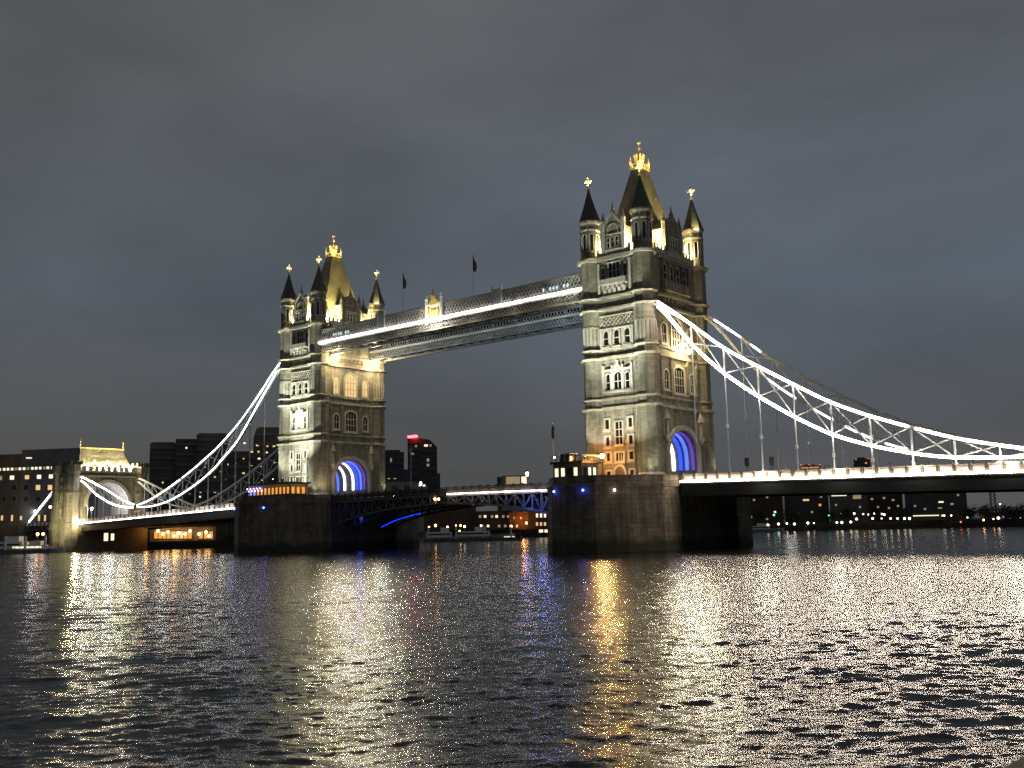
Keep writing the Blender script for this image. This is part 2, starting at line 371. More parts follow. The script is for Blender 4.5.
# ------------------------------------------------------------------ windows on a wall
class Face:
    """wall frame: o = point on the wall, n = outward normal ('-y','+y','+x','-x')"""
    def __init__(s, o, n):
        s.o = Vector(o); s.n = Vector({'-y':(0,-1,0),'+y':(0,1,0),'+x':(1,0,0),'-x':(-1,0,0)}[n]) if isinstance(n, str) else Vector(n).normalized()
        s.u = Vector((0,0,1)).cross(s.n)
    def p(s, u, z, d): q = s.o+s.u*u+s.n*d; return (q.x, q.y, z)
    def box(s, mb, u0, u1, z0, z1, d0, d1):
        vs = [s.p(u, z, d) for d in (d0, d1) for u, z in ((u0,z0),(u1,z0),(u1,z1),(u0,z1))]
        mb.add(vs, [(0,1,2,3),(7,6,5,4),(0,4,5,1),(1,5,6,2),(2,6,7,3),(3,7,4,0)])
    def poly(s, mb, pts, d0, d1):
        n = len(pts); vs = [s.p(u, z, d0) for u, z in pts]+[s.p(u, z, d1) for u, z in pts]
        mb.add(vs, [tuple(range(n))[::-1], tuple(range(n, 2*n))]+[(i, (i+1)%n, n+(i+1)%n, n+i) for i in range(n)])
    def ring(s, mb, a, b, d0, d1):
        n = len(a); vs = [s.p(u, z, d) for d in (d0, d1) for L in (a, b) for u, z in L]
        for i in range(n):
            j = (i+1) % n
            mb.add([vs[i], vs[j], vs[n+j], vs[n+i], vs[2*n+i], vs[2*n+j], vs[3*n+j], vs[3*n+i]], [(0,1,2,3),(7,6,5,4),(0,4,5,1),(1,5,6,2),(2,6,7,3),(3,7,4,0)])
def head(u, z, w, h, arch, t=0.):
    w2 = w/2+t
    if not arch: return [(u-w2, z-t), (u+w2, z-t), (u+w2, z+h+t), (u-w2, z+h+t)]
    sp = z+h-arch*w
    P = [(u-w2, z-t), (u+w2, z-t), (u+w2, sp)]
    for k in (1, 2, 3): 
        a = k/4*math.pi/2; P.append((u+w2*math.cos(a)**1.0, sp+(arch*w+t)*math.sin(a)**.95))
    P.append((u, sp+(arch*w+t)*1.08))
    for k in (3, 2, 1):
        a = k/4*math.pi/2; P.append((u-w2*math.cos(a), sp+(arch*w+t)*math.sin(a)**.95))
    P.append((u-w2, sp)); return P
def window(par, F, u, z, w, h, arch=0, glass='glass', t=.22, mull=1, trans=1, fm='trim', proud=.22):
    f = MB(); F.ring(f, head(u, z, w, h, arch), head(u, z, w, h, arch, t), -.05, proud)
    for k in range(mull):
        um = u-w/2+w*(k+1)/(mull+1); F.box(f, um-.06, um+.06, z, z+h*(.99 if not arch else .9), .03, .13)
    for k in range(trans):
        zm = z+h*(k+1)/(trans+1)*(1 if not arch else .92); F.box(f, u-w/2, u+w/2, zm-.06, zm+.06, .03, .12)
    F.box(f, u-w/2-t-.1, u+w/2+t+.1, z-t-.18, z-t, -.05, proud+.15)
    fo = f.build('window', fm, par)
    g = MB(); F.poly(g, head(u, z, w, h, arch), -.04, .045); g.build('pane', glass, fo)
    return fo

# ------------------------------------------------------------------ towers
A_, B_ = 5.2, 8.35
def make_tower(T, label, side):
    t = thing('bridge_tower', (T, 0, 10.6), label, 'tower', 'gothic bridge towers')
    zb = 10.62
    lit = side == 'left'
    # body
    body = MB()
    hx, hy = 6.15, 9.25
    # lower storey with road arch through it along x
    prof = [(-hy, zb), (-4.7, zb)]
    for k in range(0, 11):
        a = math.pi-k*math.pi/10; prof.append((4.7*math.cos(a), 14.6+4.6*math.sin(a)**.9))
    prof += [(4.7, zb), (hy, zb), (hy, 23.0), (-hy, 23.0)]
    n = len(prof)
    # split into two halves so that faces stay simple
    L = [(-hy, zb)]+prof[1:8]+[(0, 23.0), (-hy, 23.0)]
    Rr = [(0, 23.0)]+prof[7:-2]+[(hy, 23.0)]
    for PP in (L, Rr):
        nn = len(PP)
        vs = [(T+hx, y, z) for y, z in PP]+[(T-hx, y, z) for y, z in PP]
        body.add(vs, [tuple(range(nn)), tuple(range(nn, 2*nn))[::-1]]+[(i, (i+1)%nn, nn+(i+1)%nn, nn+i) for i in range(nn) if not (PP[i][0] == 0 and PP[(i+1)%nn][0] == 0)])
    body.box(T-5.95, T+5.95, -9.05, 9.05, 23.0, 31.6)
    body.box(T-5.85, T+5.85, -8.95, 8.95, 31.6, 39.8)
    body.box(T-5.85, T+5.85, -8.95, 8.95, 39.8, 48.2)
    body.build('wall', 'stone', t)
    # string courses wrap body and turrets
    def course(mb, z0, z1, out):
        mb.box(T-5.95-out, T+5.95+out, -5.9, 5.9, z0, z1)
        mb.box(T-3.2, T+3.2, -9.05-out, 9.05+out, z0, z1+.002)
        for sx in (-1, 1):
            for sy in (-1, 1):
                mb.lathe(T+sx*A_, sy*B_, [(1.9+out, z0), (2.0+out, z0+(z1-z0)*.6), (1.85+out*.5, z1+.004)], 8)
    sc = MB()
    for z0, z1, o in ((22.6,23.1,.38),(24.2,24.6,.25),(31.0,31.45,.35),(32.5,32.85,.2),(39.2,39.6,.35),(41.2,41.6,.32),(47.7,48.35,.45)):
        course(sc, z0, z1, o)
    sc.build('string_course', 'course', t)
    # battlement
    bt = MB()
    for s in (-1, 1):
        bt.box(T-3.4, T+3.4, s*8.9, s*9.3, 48.36, 49.2); bt.box(T+s*5.8, T+s*6.2, -6.4, 6.4, 48.36, 49.2)
        for k in range(7):
            u = -3.1+k*6.2/6; 
            if abs(u) > 1.9: bt.box(T+u-.28, T+u+.28, s*8.92, s*9.28, 49.2, 49.85)
        for k in range(13):
            u = -6.1+k*12.2/12
            if abs(u) > 2.2: bt.box(T+s*5.82, T+s*6.18, u-.28, u+.28, 49.2, 49.85)
    bt.box(T-5.8, T+5.8, -8.9, 8.9, 48.35, 48.5)
    bt.build('battlement', 'trim', t)
    # turrets
    for sx in (-1, 1):
        for sy in (-1, 1):
            cx, cy = T+sx*A_, sy*B_
            tu = MB().lathe(cx, cy, [(1.95, zb),(1.92, 22.7),(1.82, 23.2),(1.8, 31.3),(1.72, 31.6),(1.7, 38.2),(1.82, 39.4),(1.8, 47.6),(1.75,48.4),(1.68, 48.5),(1.68, 54.4),(1.9, 54.8),(1.9, 55.05)], 8)
            to = tu.build('turret', 'stone', t)
            MB().lathe(cx, cy, [(2.25, zb), (2.2, 11.8), (2.0, 12.1)], 8).build('plinth', 'trim', to)
            ba = MB()
            for k in range(8):
                a = k*math.pi/4; nv = (math.cos(a), math.sin(a), 0); F = Face((cx+nv[0]*1.58, cy+nv[1]*1.58, 0), nv)
                for q in (-.33, .33): F.ring(ba, head(q, 33.2, .38, 3.4, .6), head(q, 33.2, .38, 3.4, .6, .09), -.02, .1)
            ba.build('arcading', 'trim', to)
            # blind panels and slit windows on the top stage
            sl = MB()
            for k in range(8):
                a = k*math.pi/4; nv = (math.cos(a), math.sin(a), 0); F = Face((cx+nv[0]*1.555, cy+nv[1]*1.555, 0), nv)
                F.ring(sl, head(0, 49.8, .55, 2.9, .5), head(0, 49.8, .55, 2.9, .5, .12), -.03, .09)
                F.box(sl, -.5, .5, 53.3, 53.6, -.03, .14)
            sl.build('panelling', 'trim', to)
            gl = MB()
            for k in range(8):
                a = k*math.pi/4; nv = (math.cos(a), math.sin(a), 0); F = Face((cx+nv[0]*1.555, cy+nv[1]*1.555, 0), nv)
                F.poly(gl, head(0, 49.8, .55, 2.9, .5), -.03, .015)
            gl.build('slit_window', 'glass', to)
            sp = MB().lathe(cx, cy, [(2.02, 55.05),(1.85, 55.35),(1.05, 57.7),(.42, 59.9),(.14, 60.9),(.12, 61.0)], 8)
            so = sp.build('spire', 'spire', to)
            fi = MB().lathe(cx, cy, [(.2, 60.9),(.32, 61.1),(.12, 61.3),(.1, 61.7),(.22, 61.85),(.08, 62.0),(.08, 62.9),(.2, 63.05),(.02, 63.3)], 6)
            fi.box(cx-.55, cx+.55, cy-.09, cy+.09, 62.25, 62.5); fi.box(cx-.09, cx+.09, cy-.55, cy+.55, 62.25, 62.5)
            for q in (-1, 1): fi.ball((cx+q*.6, cy, 62.37), .17, 6, 4); fi.ball((cx, cy+q*.6, 62.37), .17, 6, 4)
            fi.build('finial', 'gold', to)
    # roof, concave sided
    rp = [(4.9, 7.9, 48.5), (4.6, 7.6, 49.6), (3.55, 5.3, 53), (2.75, 3.9, 56.5), (1.85, 2.5, 61), (1.0, 1.3, 65.2), (.95, 1.25, 65.3)]
    rf = MB(); vs = []
    for x, y, z in rp: vs += [(T-x,-y,z),(T+x,-y,z),(T+x,y,z),(T-x,y,z)]
    rf.add(vs, [(3,2,1,0), tuple(range(len(vs)-4, len(vs)))]+[(k*4+i, k*4+(i+1)%4, k*4+4+(i+1)%4, k*4+4+i) for k in range(len(rp)-1) for i in range(4)])
    ro = rf.build('roof', 'slate', t)
    cr_ = MB().box(T-1.1, T+1.1, -1.4, 1.4, 65.3, 65.6)
    for sx in (-1, 1):
        for sy in (-1, 1): cr_.lathe(T+sx*1.0, sy*1.3, [(.16, 65.6),(.1, 66.2),(.22, 66.6),(.1, 67.0),(.03, 67.7)], 6)
        for k in range(5): cr_.box(T+sx*1.05-.04, T+sx*1.05+.04, -1.2+k*.6-.04, -1.2+k*.6+.04, 65.6, 66.2)
        cr_.box(T+sx*1.05-.04, T+sx*1.05+.04, -1.3, 1.3, 66.15, 66.25)
        cr_.box(T-1.05, T+1.05, sx*1.32-.04, sx*1.32+.04, 66.16, 66.26)
    cr_.build('cresting', 'gold', ro)
    cw = MB().lathe(T, 0, [(.5, 65.61),(.55, 66.2),(.75, 67.0),(.7, 67.2),(.4, 67.4),(.28, 68.2),(.16, 68.5),(.12, 69.0),(.3, 69.2),(.3, 69.4),(.1, 69.6),(.08, 70.2),(.26, 70.35),(.26, 70.55),(.03, 70.85)], 8)
    for k in range(8):
        a = k*math.pi/4; cw.bar((T+.7*math.cos(a), .7*math.sin(a), 66.9), (T+.85*math.cos(a), .85*math.sin(a), 67.9), .16, .2)
        cw.ball((T+.86*math.cos(a), .86*math.sin(a), 68.0), .19, 6, 4)
    cw.build('crown', 'gold', ro)
    # gables on the four sides
    for nrm, off, hw, zt in (('-y', 9.15, 2.0, 55.4), ('+y', 9.15, 2.0, 55.4), ('+x', 6.05, 2.5, 55.6), ('-x', 6.05, 2.5, 55.6)):
        nv = {'-y':(0,-1,0),'+y':(0,1,0),'+x':(1,0,0),'-x':(-1,0,0)}[nrm]
        F = Face((T+nv[0]*off, nv[1]*off, 0), nrm)
        g = MB(); F.poly(g, [(-hw, 48.4),(hw, 48.4),(hw, 53.2),(hw*.62, 53.9),(0, zt),(-hw*.62, 53.9),(-hw, 53.2)], -4.2, 0)
        go = g.build('gable', 'stone', t)
        cp = MB(); 
        for s in (-1, 1):
            cp.bar(F.p(s*hw*1.05, 53.2, -.1), F.p(0, zt+.25, -.1), .5, .28)
            x, y, _ = F.p(s*hw, 0, -.2)
            cp.lathe(x, y, [(.42, 48.4),(.42, 54.2),(.5, 54.35),(.3, 54.8),(.05, 56.0)], 6)
        x, y, _ = F.p(0, 0, -.2); cp.lathe(x, y, [(.3, zt),(.42, zt+.4),(.2, zt+.8),(.05, zt+2.0)], 6)
        F.ring(cp, head(0, 52.05, 1.9, 1.5, .5), head(0, 52.05, 1.9, 1.5, .5, .2), -.02, .12)
        cp.build('coping', 'trim' if nrm[1] == 'y' else 'stone', go)
        rs = MB(); F.poly(rs, [(-hw*1.05, 53.2),(0, zt-.1),(hw*1.05, 53.2),(hw*1.0, 52.9),(-hw*1.0, 52.9)], -4.8, -.3); rs.build('gable_roof', 'slate', go)
        for u in (-.85, 0, .85):
            f = MB(); F.ring(f, head(u, 49.7, .5, 1.7, .5), head(u, 49.7, .5, 1.7, .5, .14), -.03, .14); F.box(f, u-.25, u+.25, 50.55, 50.65, 0, .1)
            fo = f.build('window', 'trim', go); p = MB(); F.poly(p, head(u, 49.7, .5, 1.7, .5), -.03, .03); p.build('pane', 'glass', fo)
        sl = MB(); F.box(sl, -1.6, 1.6, 49.1, 49.4, -.03, .22); sl.build('sill', 'trim', go); sl = MB(); F.box(sl, -1.6, 1.6, 51.75, 51.98, -.03, .16); sl.build('lintel', 'trim', go)
    # ---- river faces
    for nrm in ('-y', '+y'):
        s = -1 if nrm == '-y' else 1
        gm = 'glass'
        F1 = Face((T, s*9.25, 0), nrm); F2 = Face((T, s*9.05, 0), nrm); F3 = Face((T, s*8.95, 0), nrm)
        # ground floor: door, tall centre window, small windows
        d = MB(); F1.ring(d, head(0, zb+.02, 1.9, 2.6, .5), head(0, zb+.02, 1.9, 2.6, .5, .35), -.05, .35); do = d.build('door_surround', 'trim', t)
        dd = MB(); F1.poly(dd, head(0, zb+.02, 1.9, 2.6, .5), -.04, .05); dd.build('door', 'brown', do)
        window(t, F1, 0, 14.2, 1.5, 1.3, 0, gm, mull=2, trans=0)
        window(t, F1, 0, 16.9, 1.3, 3.6, 0, gm, mull=1, trans=2)
        for u in (-2.25, 2.25):
            for z, h in ((11.5, 1.1), (14.3, 1.25), (16.8, 1.35), (19.5, 1.5)):
                window(t, F1, u, z, .72, h, 0, 'winw' if (u > 0 and lit and z > 14 and z < 18) else gm, mull=0, trans=0, t=.3)  # glowing panes put in for the floodlit brightness on the left tower
        # first floor: three-light group
        gpo = MB()
        F2.box(gpo, -2.75, 2.75, 28.95, 29.3, -.03, .34); F2.box(gpo, -2.75, 2.75, 25.35, 25.6, -.03, .4)
        for u in (-2.75, -1.05, 1.05, 2.75): F2.box(gpo, u-.2, u+.2, 25.4, 29.9, -.03, .3)
        F2.poly(gpo, [(-.9, 29.3),(.9, 29.3),(0, 30.4)], -.03, .25); x, y, _ = F2.p(0, 0, .12); gpo.lathe(x, y, [(.15, 30.3),(.28, 30.6),(.1, 30.8),(.02, 31)], 6)
        gpo.build('window_surround', 'trim', t)
        window(t, F2, 0, 25.9, 1.4, 2.8, .45, 'wing' if lit else gm, mull=1, trans=1, t=.15)
        for u in (-1.9, 1.9): window(t, F2, u, 25.9, .75, 2.6, .45, gm, mull=0, trans=1, t=.15)
        # second floor: three arched windows under blind tracery
        tr = MB()
        for r in range(2):
            for k in range(8):
                u = -2.8+k*.8+(r*.0); z = 36.7+r*.85
                F3.ring(tr, [(u-.3, z),(u, z-.4+.0),(u+.3, z),(u, z+.4)], [(u-.4, z),(u, z-.52),(u+.4, z),(u, z+.52)], -.03, .16)
        F3.box(tr, -3.3, 3.3, 35.95, 36.15, -.03, .3); F3.box(tr, -3.3, 3.3, 38.15, 38.35, -.03, .22)
        for u in (-3.1, -1.15, 1.15, 3.1): F3.box(tr, u-.16, u+.16, 33.1, 36.0, -.03, .24)
        tr.build('blind_tracery', 'trim', t)
        for u in (-2.1, 0, 2.1): window(t, F3, u, 33.4, .95, 2.3, .55, gm, mull=0, trans=1, t=.3)
        # third floor: balcony bay
        by = MB(); 
        for k in range(5): u = -1.9+k*.95; F3.poly(by, [(u-.32, 42.0),(u+.32, 42.0),(u+.32, 43.3),(u-.32, 43.3)], -.03, .3); F3.poly(by, [(u-.25, 42.7),(u+.25, 42.7),(u+.25, 43.3),(u-.25, 43.3)], .3, .8)
        F3.box(by, -2.7, 2.7, 43.3, 43.65, -.03, 1.0); F3.box(by, -2.7, 2.7, 43.65, 44.3, .75, .95)
        for u in (-2.6, 2.6): F3.box(by, u-.1, u+.1, 43.65, 44.3, -.03, .94)
        for k in range(9): u = -2.4+k*.6; F3.box(by, u-.12, u+.12, 43.66, 44.28, .95, 1.02)
        for u in (-3.1, 3.1): F3.box(by, u-.25, u+.25, 42.2, 47.3, -.03, .3)
        by.build('balcony', 'trim', t)
        window(t, F3, 0, 44.35, 2.2, 2.75, 0, gm, mull=2, trans=1, t=.2)
        for u in (-2.15, 2.15): window(t, F3, u, 44.5, .7, 2.0, .5, gm, mull=0, trans=1, t=.2)
        # blind arcades on the turrets beside
    # ---- road faces
    for nrm in ('+x', '-x'):
        s = 1 if nrm == '+x' else -1
        F1 = Face((T+s*6.15, 0, 0), nrm); F2 = Face((T+s*5.95, 0, 0), nrm); F3 = Face((T+s*5.85, 0, 0), nrm)
        inner = lit and s == 1
        ga, gb = ('glass', 'winy') if inner else ('glass', 'glass')
        ar = MB()
        def arc(r, h): return [(-r, zb+.02)]+[(r*math.cos(math.pi-k*math.pi/14), 14.6+h*math.sin(math.pi-k*math.pi/14)**.9) for k in range(15)]+[(r, zb+.02)]
        a1, a2 = arc(4.72, 4.62), arc(5.4, 5.4)
        for i in range(len(a1)-1): F1.poly(ar, [a1[i], a1[i+1], a2[i+1], a2[i]], -.04, .4)
        ar.build('archway', 'trim', t)
        for u in (-5.4, 5.4):     # canopied niches by the arch
            x, y, _ = F1.p(u, 0, .45)
            nb = MB().lathe(x, y, [(.15, 17.0),(.6, 17.9),(.62, 18.2)], 6).lathe(x, y, [(.3, 18.2),(.34, 19.2),(.24, 19.9),(.16, 20.2),(.2, 20.45),(.05, 20.6)], 8).lathe(x, y, [(.65, 20.8),(.6, 21.1),(.12, 22.4)], 6)
            F1.box(nb, u-.5, u+.5, 18.1, 20.9, -.05, .12)
            nb.build('niche_statue', 'trim', t)
        # first floor
        window(t, F2, 0, 25.4, 3.0, 4.2, .25, ga, mull=3, trans=2, t=.35)
        for u in (-4.1, 4.1): window(t, F2, u, 25.8, 1.3, 3.0, .5, ga, mull=1, trans=1, t=.3)
        for u in (-2.6, 2.6, -5.6, 5.6):
            nb = MB(); F2.box(nb, u-.22, u+.22, 24.7, 30.4, -.03, .35); F2.poly(nb, [(u-.4, 30.0),(u+.4, 30.0),(u, 30.9)], -.03, .45)
            nb.build('buttress', 'stone', t)
        # second floor
        window(t, F3, 0, 32.95, 3.2, 4.9, .5, gb, mull=3, trans=2, t=.4)
        for u in (-4.1, 4.1): window(t, F3, u, 33.4, 1.3, 3.2, .5, gb, mull=1, trans=1, t=.32)
        # third floor: oriel with four openings on corbels
        orl = MB()
        F3.poly(orl, [(-4.3, 42.2),(4.3, 42.2),(4.3, 43.9),(-4.3, 43.9)], -.03, .9)
        F3.poly(orl, [(-3.6, 41.55),(3.6, 41.55),(3.6, 42.2),(-3.6, 42.2)], -.03, .5)
        for k in range(9): u = -4+k; F3.box(orl, u-.14, u+.14, 42.4, 43.8, .9, .98)
        for k in range(5): u = -4.1+k*2.05; F3.box(orl, u-.22, u+.22, 43.9, 47.4, -.03, .55)
        F3.box(orl, -4.4, 4.4, 47.2, 47.65, -.03, .6)
        for k in range(7): u = -3.6+k*1.2; F3.poly(orl, [(u-.4, 40.4),(u+.4, 40.4),(u+.4, 41.15),(u-.4, 41.15)], -.03, .3)
        orl.build('oriel', 'stone', t)
        for u in (-3.07, -1.02, 1.02, 3.07): window(t, F3, u, 44.3, 1.05, 2.5, .5, 'glass', mull=0, trans=1, t=.15)
    # ribs of the archway vault, blue and white lighting put in as glow
    for k, (dx, mt_) in enumerate(((5.3,'ribviolet'),(4.1,'ribblue'),(2.9,'blueglow'),(1.5,'ribwarm'),(-1.3,'ledarch'),(-3.6,'ribblue'),(-5.2,'blueglow'))):
        rb = MB(); pts = [(4.66*math.cos(math.pi-q*math.pi/18), 14.6+4.5*math.sin(math.pi-q*math.pi/18)**.9) for q in range(19)]
        w = .3; pts = [(-4.66, 12.9)]+pts+[(4.66, 12.9)]
        for i in range(20):
            (y0, z0), (y1, z1) = pts[i], pts[i+1]
            o = [(T+dx-w, y0, z0-.02),(T+dx+w, y0, z0-.02),(T+dx+w, y1, z1-.02),(T+dx-w, y1, z1-.02)]
            ii = [(T+dx-w, y0*.965, 14.6+(z0-14.6)*.965),(T+dx+w, y0*.965, 14.6+(z0-14.6)*.965),(T+dx+w, y1*.965, 14.6+(z1-14.6)*.965),(T+dx-w, y1*.965, 14.6+(z1-14.6)*.965)]
            rb.add(o+ii, [(0,1,2,3),(7,6,5,4),(0,4,5,1),(1,5,6,2),(2,6,7,3),(3,7,4,0)])
        rb.build('lit_vault_rib', mt_, t)
    # roof level lamps behind the battlement
    warm = (1, .82, .42)
    for x, y in ((-3.0,-7.9),(3.0,-7.9),(-3.0,7.9),(3.0,7.9),(4.95,-4.9),(4.95,4.9),(-4.95,-4.9),(-4.95,4.9)):
        fx = MB().box(T+x-.25, T+x+.25, y-.2, y+.2, 48.5, 49.3).ball((T+x, y, 49.5), .28, 8, 5)
        fx.build('roof_lamp', 'bulb', t)
        lamp(t, (T+x, y, 50.2), 2600, warm, .3)
    for x, y, ax, ay in ((5.6,-1.6,1.4,-1.2),(5.6,1.9,1.4,1.2)): lamp(t, (T+x, y*2.6, 49.6), 32000, (1, .76, .24), .3, 50, (T+ax, ay, 60))
    # lamps that light the crown and finials
    for x, y in ((1.9,-2.2),(-1.9,-2.2),(1.9,2.2)): lamp(t, (T+x, y, 65.9), 900, (1, .85, .5), .1, 75, (T, 0, 67.6))
    for sx in (-1, 1):
        for sy in (-1, 1):
            for q in (-1, 1): lamp(t, (T+sx*A_+1.1*q, sy*B_-1.1, 61.2), 700, (.85, .93, 1), .08, 55, (T+sx*A_, sy*B_, 62.5))
    lamp(t, (T+A_+1.9, B_-1.7, 54.2), 2600, (1, .85, .4), .15, 60, (T+A_+.3, B_-.2, 58.5))
    return t
towR = make_tower(0, 'nearer, right-hand gothic stone tower with four spired corner turrets and a gold crown', 'right')
towL = make_tower(-82.3, 'farther, left-hand gothic stone tower whose warm-lit face carries the walkway ends', 'left')

# ground floodlights on the pier heads, washing the stone
def floodlight(x, y, z, aim, e, col, spot, label, big=1.0):
    t = thing('floodlight', (x, y, z), label, 'floodlight', 'floodlights washing the towers')
    d = (Vector(aim)-Vector((x, y, z+.6))).normalized()
    MB().box(x-.25, x+.25, y-.2, y+.2, z, z+.12).box(x-.05, x+.05, y-.05, y+.05, z+.1, z+.5).build('bracket', 'dark', t)
    c = Vector((x, y, z+.6)); MB().tube([c-d*.2, c+d*.15], [.16, .26], 8).build('housing', 'dark', t)
    MB().tube([c+d*.152, c+d*.17], [.22, .22], 8).build('lens', 'bulbw', t)
    lamp(t, tuple(c+d*.35), e, col, .25, spot, aim)
GW = (.93, .96, .80)
for T, s, k in ((0, 'right-hand', 1.0), (-82.3, 'left-hand', 1.0)):
    zf = 10.62 if T == 0 else 14.1
    floodlight(T+3.6, -19.8 if T == 0 else -16.2, zf, (T+2.6, -9, 31), (15000 if T == 0 else 19000)*k, GW, 70, 'small black floodlight aimed up at the near turret of the %s tower' % s)
    floodlight(T+.6, -21.4 if T == 0 else -16.4, zf, (T+0, -9, 45), 82000*k, GW, 44, 'small black floodlight aimed at the upper storeys of the %s tower' % s)
    floodlight(T-3.4, -14.3 if T == 0 else -16.4, 14.1, (T-2.4, -9, 27), 3800*k*(1 if T == 0 else 2.6), GW, 95, 'small black floodlight on the cabin roof of the %s pier' % s)
    floodlight(T+1.2, -14.6 if T else -15.5, zf, (T+.8, -9.2, 15.2), (2600 if T else 300), GW, 125, 'small wide floodlight low in front of the %s tower' % s)
    floodlight(T+7.3, -11.5, 10.62, (T+5.9, -9.7, 15.5), 620, (.95, 1, .6), 70, 'small floodlight at the foot of the near turret of the %s tower' % s)
    floodlight(T-7.3, -11.5, 10.62, (T-5.9, -9.7, 15.5), 420, (.95, 1, .6), 70, 'small floodlight at the foot of the outer turret of the %s tower' % s)
    floodlight(T+8.3, 10.4, 10.62, (T+6.6, 9.2, 16), 700, (1, .95, .6), 70, 'small floodlight at the foot of the far turret of the %s tower' % s)
floodlight(9.4, -9.9, 10.62, (6, 0, 34), 120, (1, .72, .42), 110, 'warm floodlight on the right-hand pier washing the road face')
floodlight(-72.9, -9.9, 10.62, (-76, 0, 28), 900, (1, .72, .42), 110, 'warm floodlight on the left-hand pier washing the road face')
# the two bright lamps hanging under each walkway end on the left tower, twin lamp on the right tower
def wall_lamp(x, y, z, d, label, e, col=(1, .78, .42), r=.38, glitter_spot=22000):
    t = thing('wall_lamp', (x, y, z), label, 'lamp', 'bright lamps high on the towers')
    MB().bar((x-d*.9, y, z+.3), (x, y, z+.3), .12).build('bracket', 'dark', t)
    MB().ball((x, y, z), r, 10, 8).build('globe', 'bulb', t)  # radius enlarged on the towers to imitate lamp flare
    lamp(t, (x+d*1.6, y, z-.7), e, col, .35)
    if glitter_spot: lamp(t, (x+d*.6, y-.3, z), glitter_spot, (1, .86, .58), .22, 70, (x+48, y-85, z-17), .9)  # added spot, aimed at the water for a glitter column
wall_lamp(-74.6, -5.3, 40.9, 1, 'bright globe lamp under the near walkway on the left-hand tower', 1300, r=.5, glitter_spot=24000)
wall_lamp(-74.6, 5.6, 40.8, 1, 'bright globe lamp under the far walkway on the left-hand tower', 1300, r=.5, glitter_spot=24000)
wall_lamp(7.2, -.6, 33.2, 1, 'left of the paired bright lamps on the right-hand tower road face', 330, r=.5, glitter_spot=13000)
wall_lamp(7.2, 1.4, 32.4, 1, 'right of the paired bright lamps on the right-hand tower road face', 260, r=.42, glitter_spot=8000)
# sodium lamp at the foot of the right tower
t = thing('street_lamp', (-1.2, -12.6, 10.62), 'orange sodium lamp on a post at the foot of the right-hand tower', 'street lamp')
MB().lathe(-1.2, -12.6, [(.18, 10.62),(.12, 11.2),(.07, 14.6)], 8).build('post', 'dark', t)
MB().ball((-1.2, -12.6, 14.9), .34, 10, 8).build('globe', 'bulbo', t)
lamp(t, (-1.2, -12.6, 14.9), 650, (1, .45, .1), .3); lamp(t, (-1.2, -13.1, 14.9), 13000, (1, .42, .08), .22, 110, (40, -90, 6), .9)  # second spot is added to streak the water orange
pier_lamps(pierR, [(-3.0,-23.1,9.2),(2.6,-23.3,9.2)], 'bulbb', (.1, .2, 1), 6)
pier_lamps(pierR, [(6.4,-20.6,9.1)], 'bulbs', (1, .9, .7), 4)
pier_lamps(pierL, [(-77.6,-21.6,8.9),(-86.6,-22.2,8.9)], 'bulbb', (.1, .2, 1), 6)

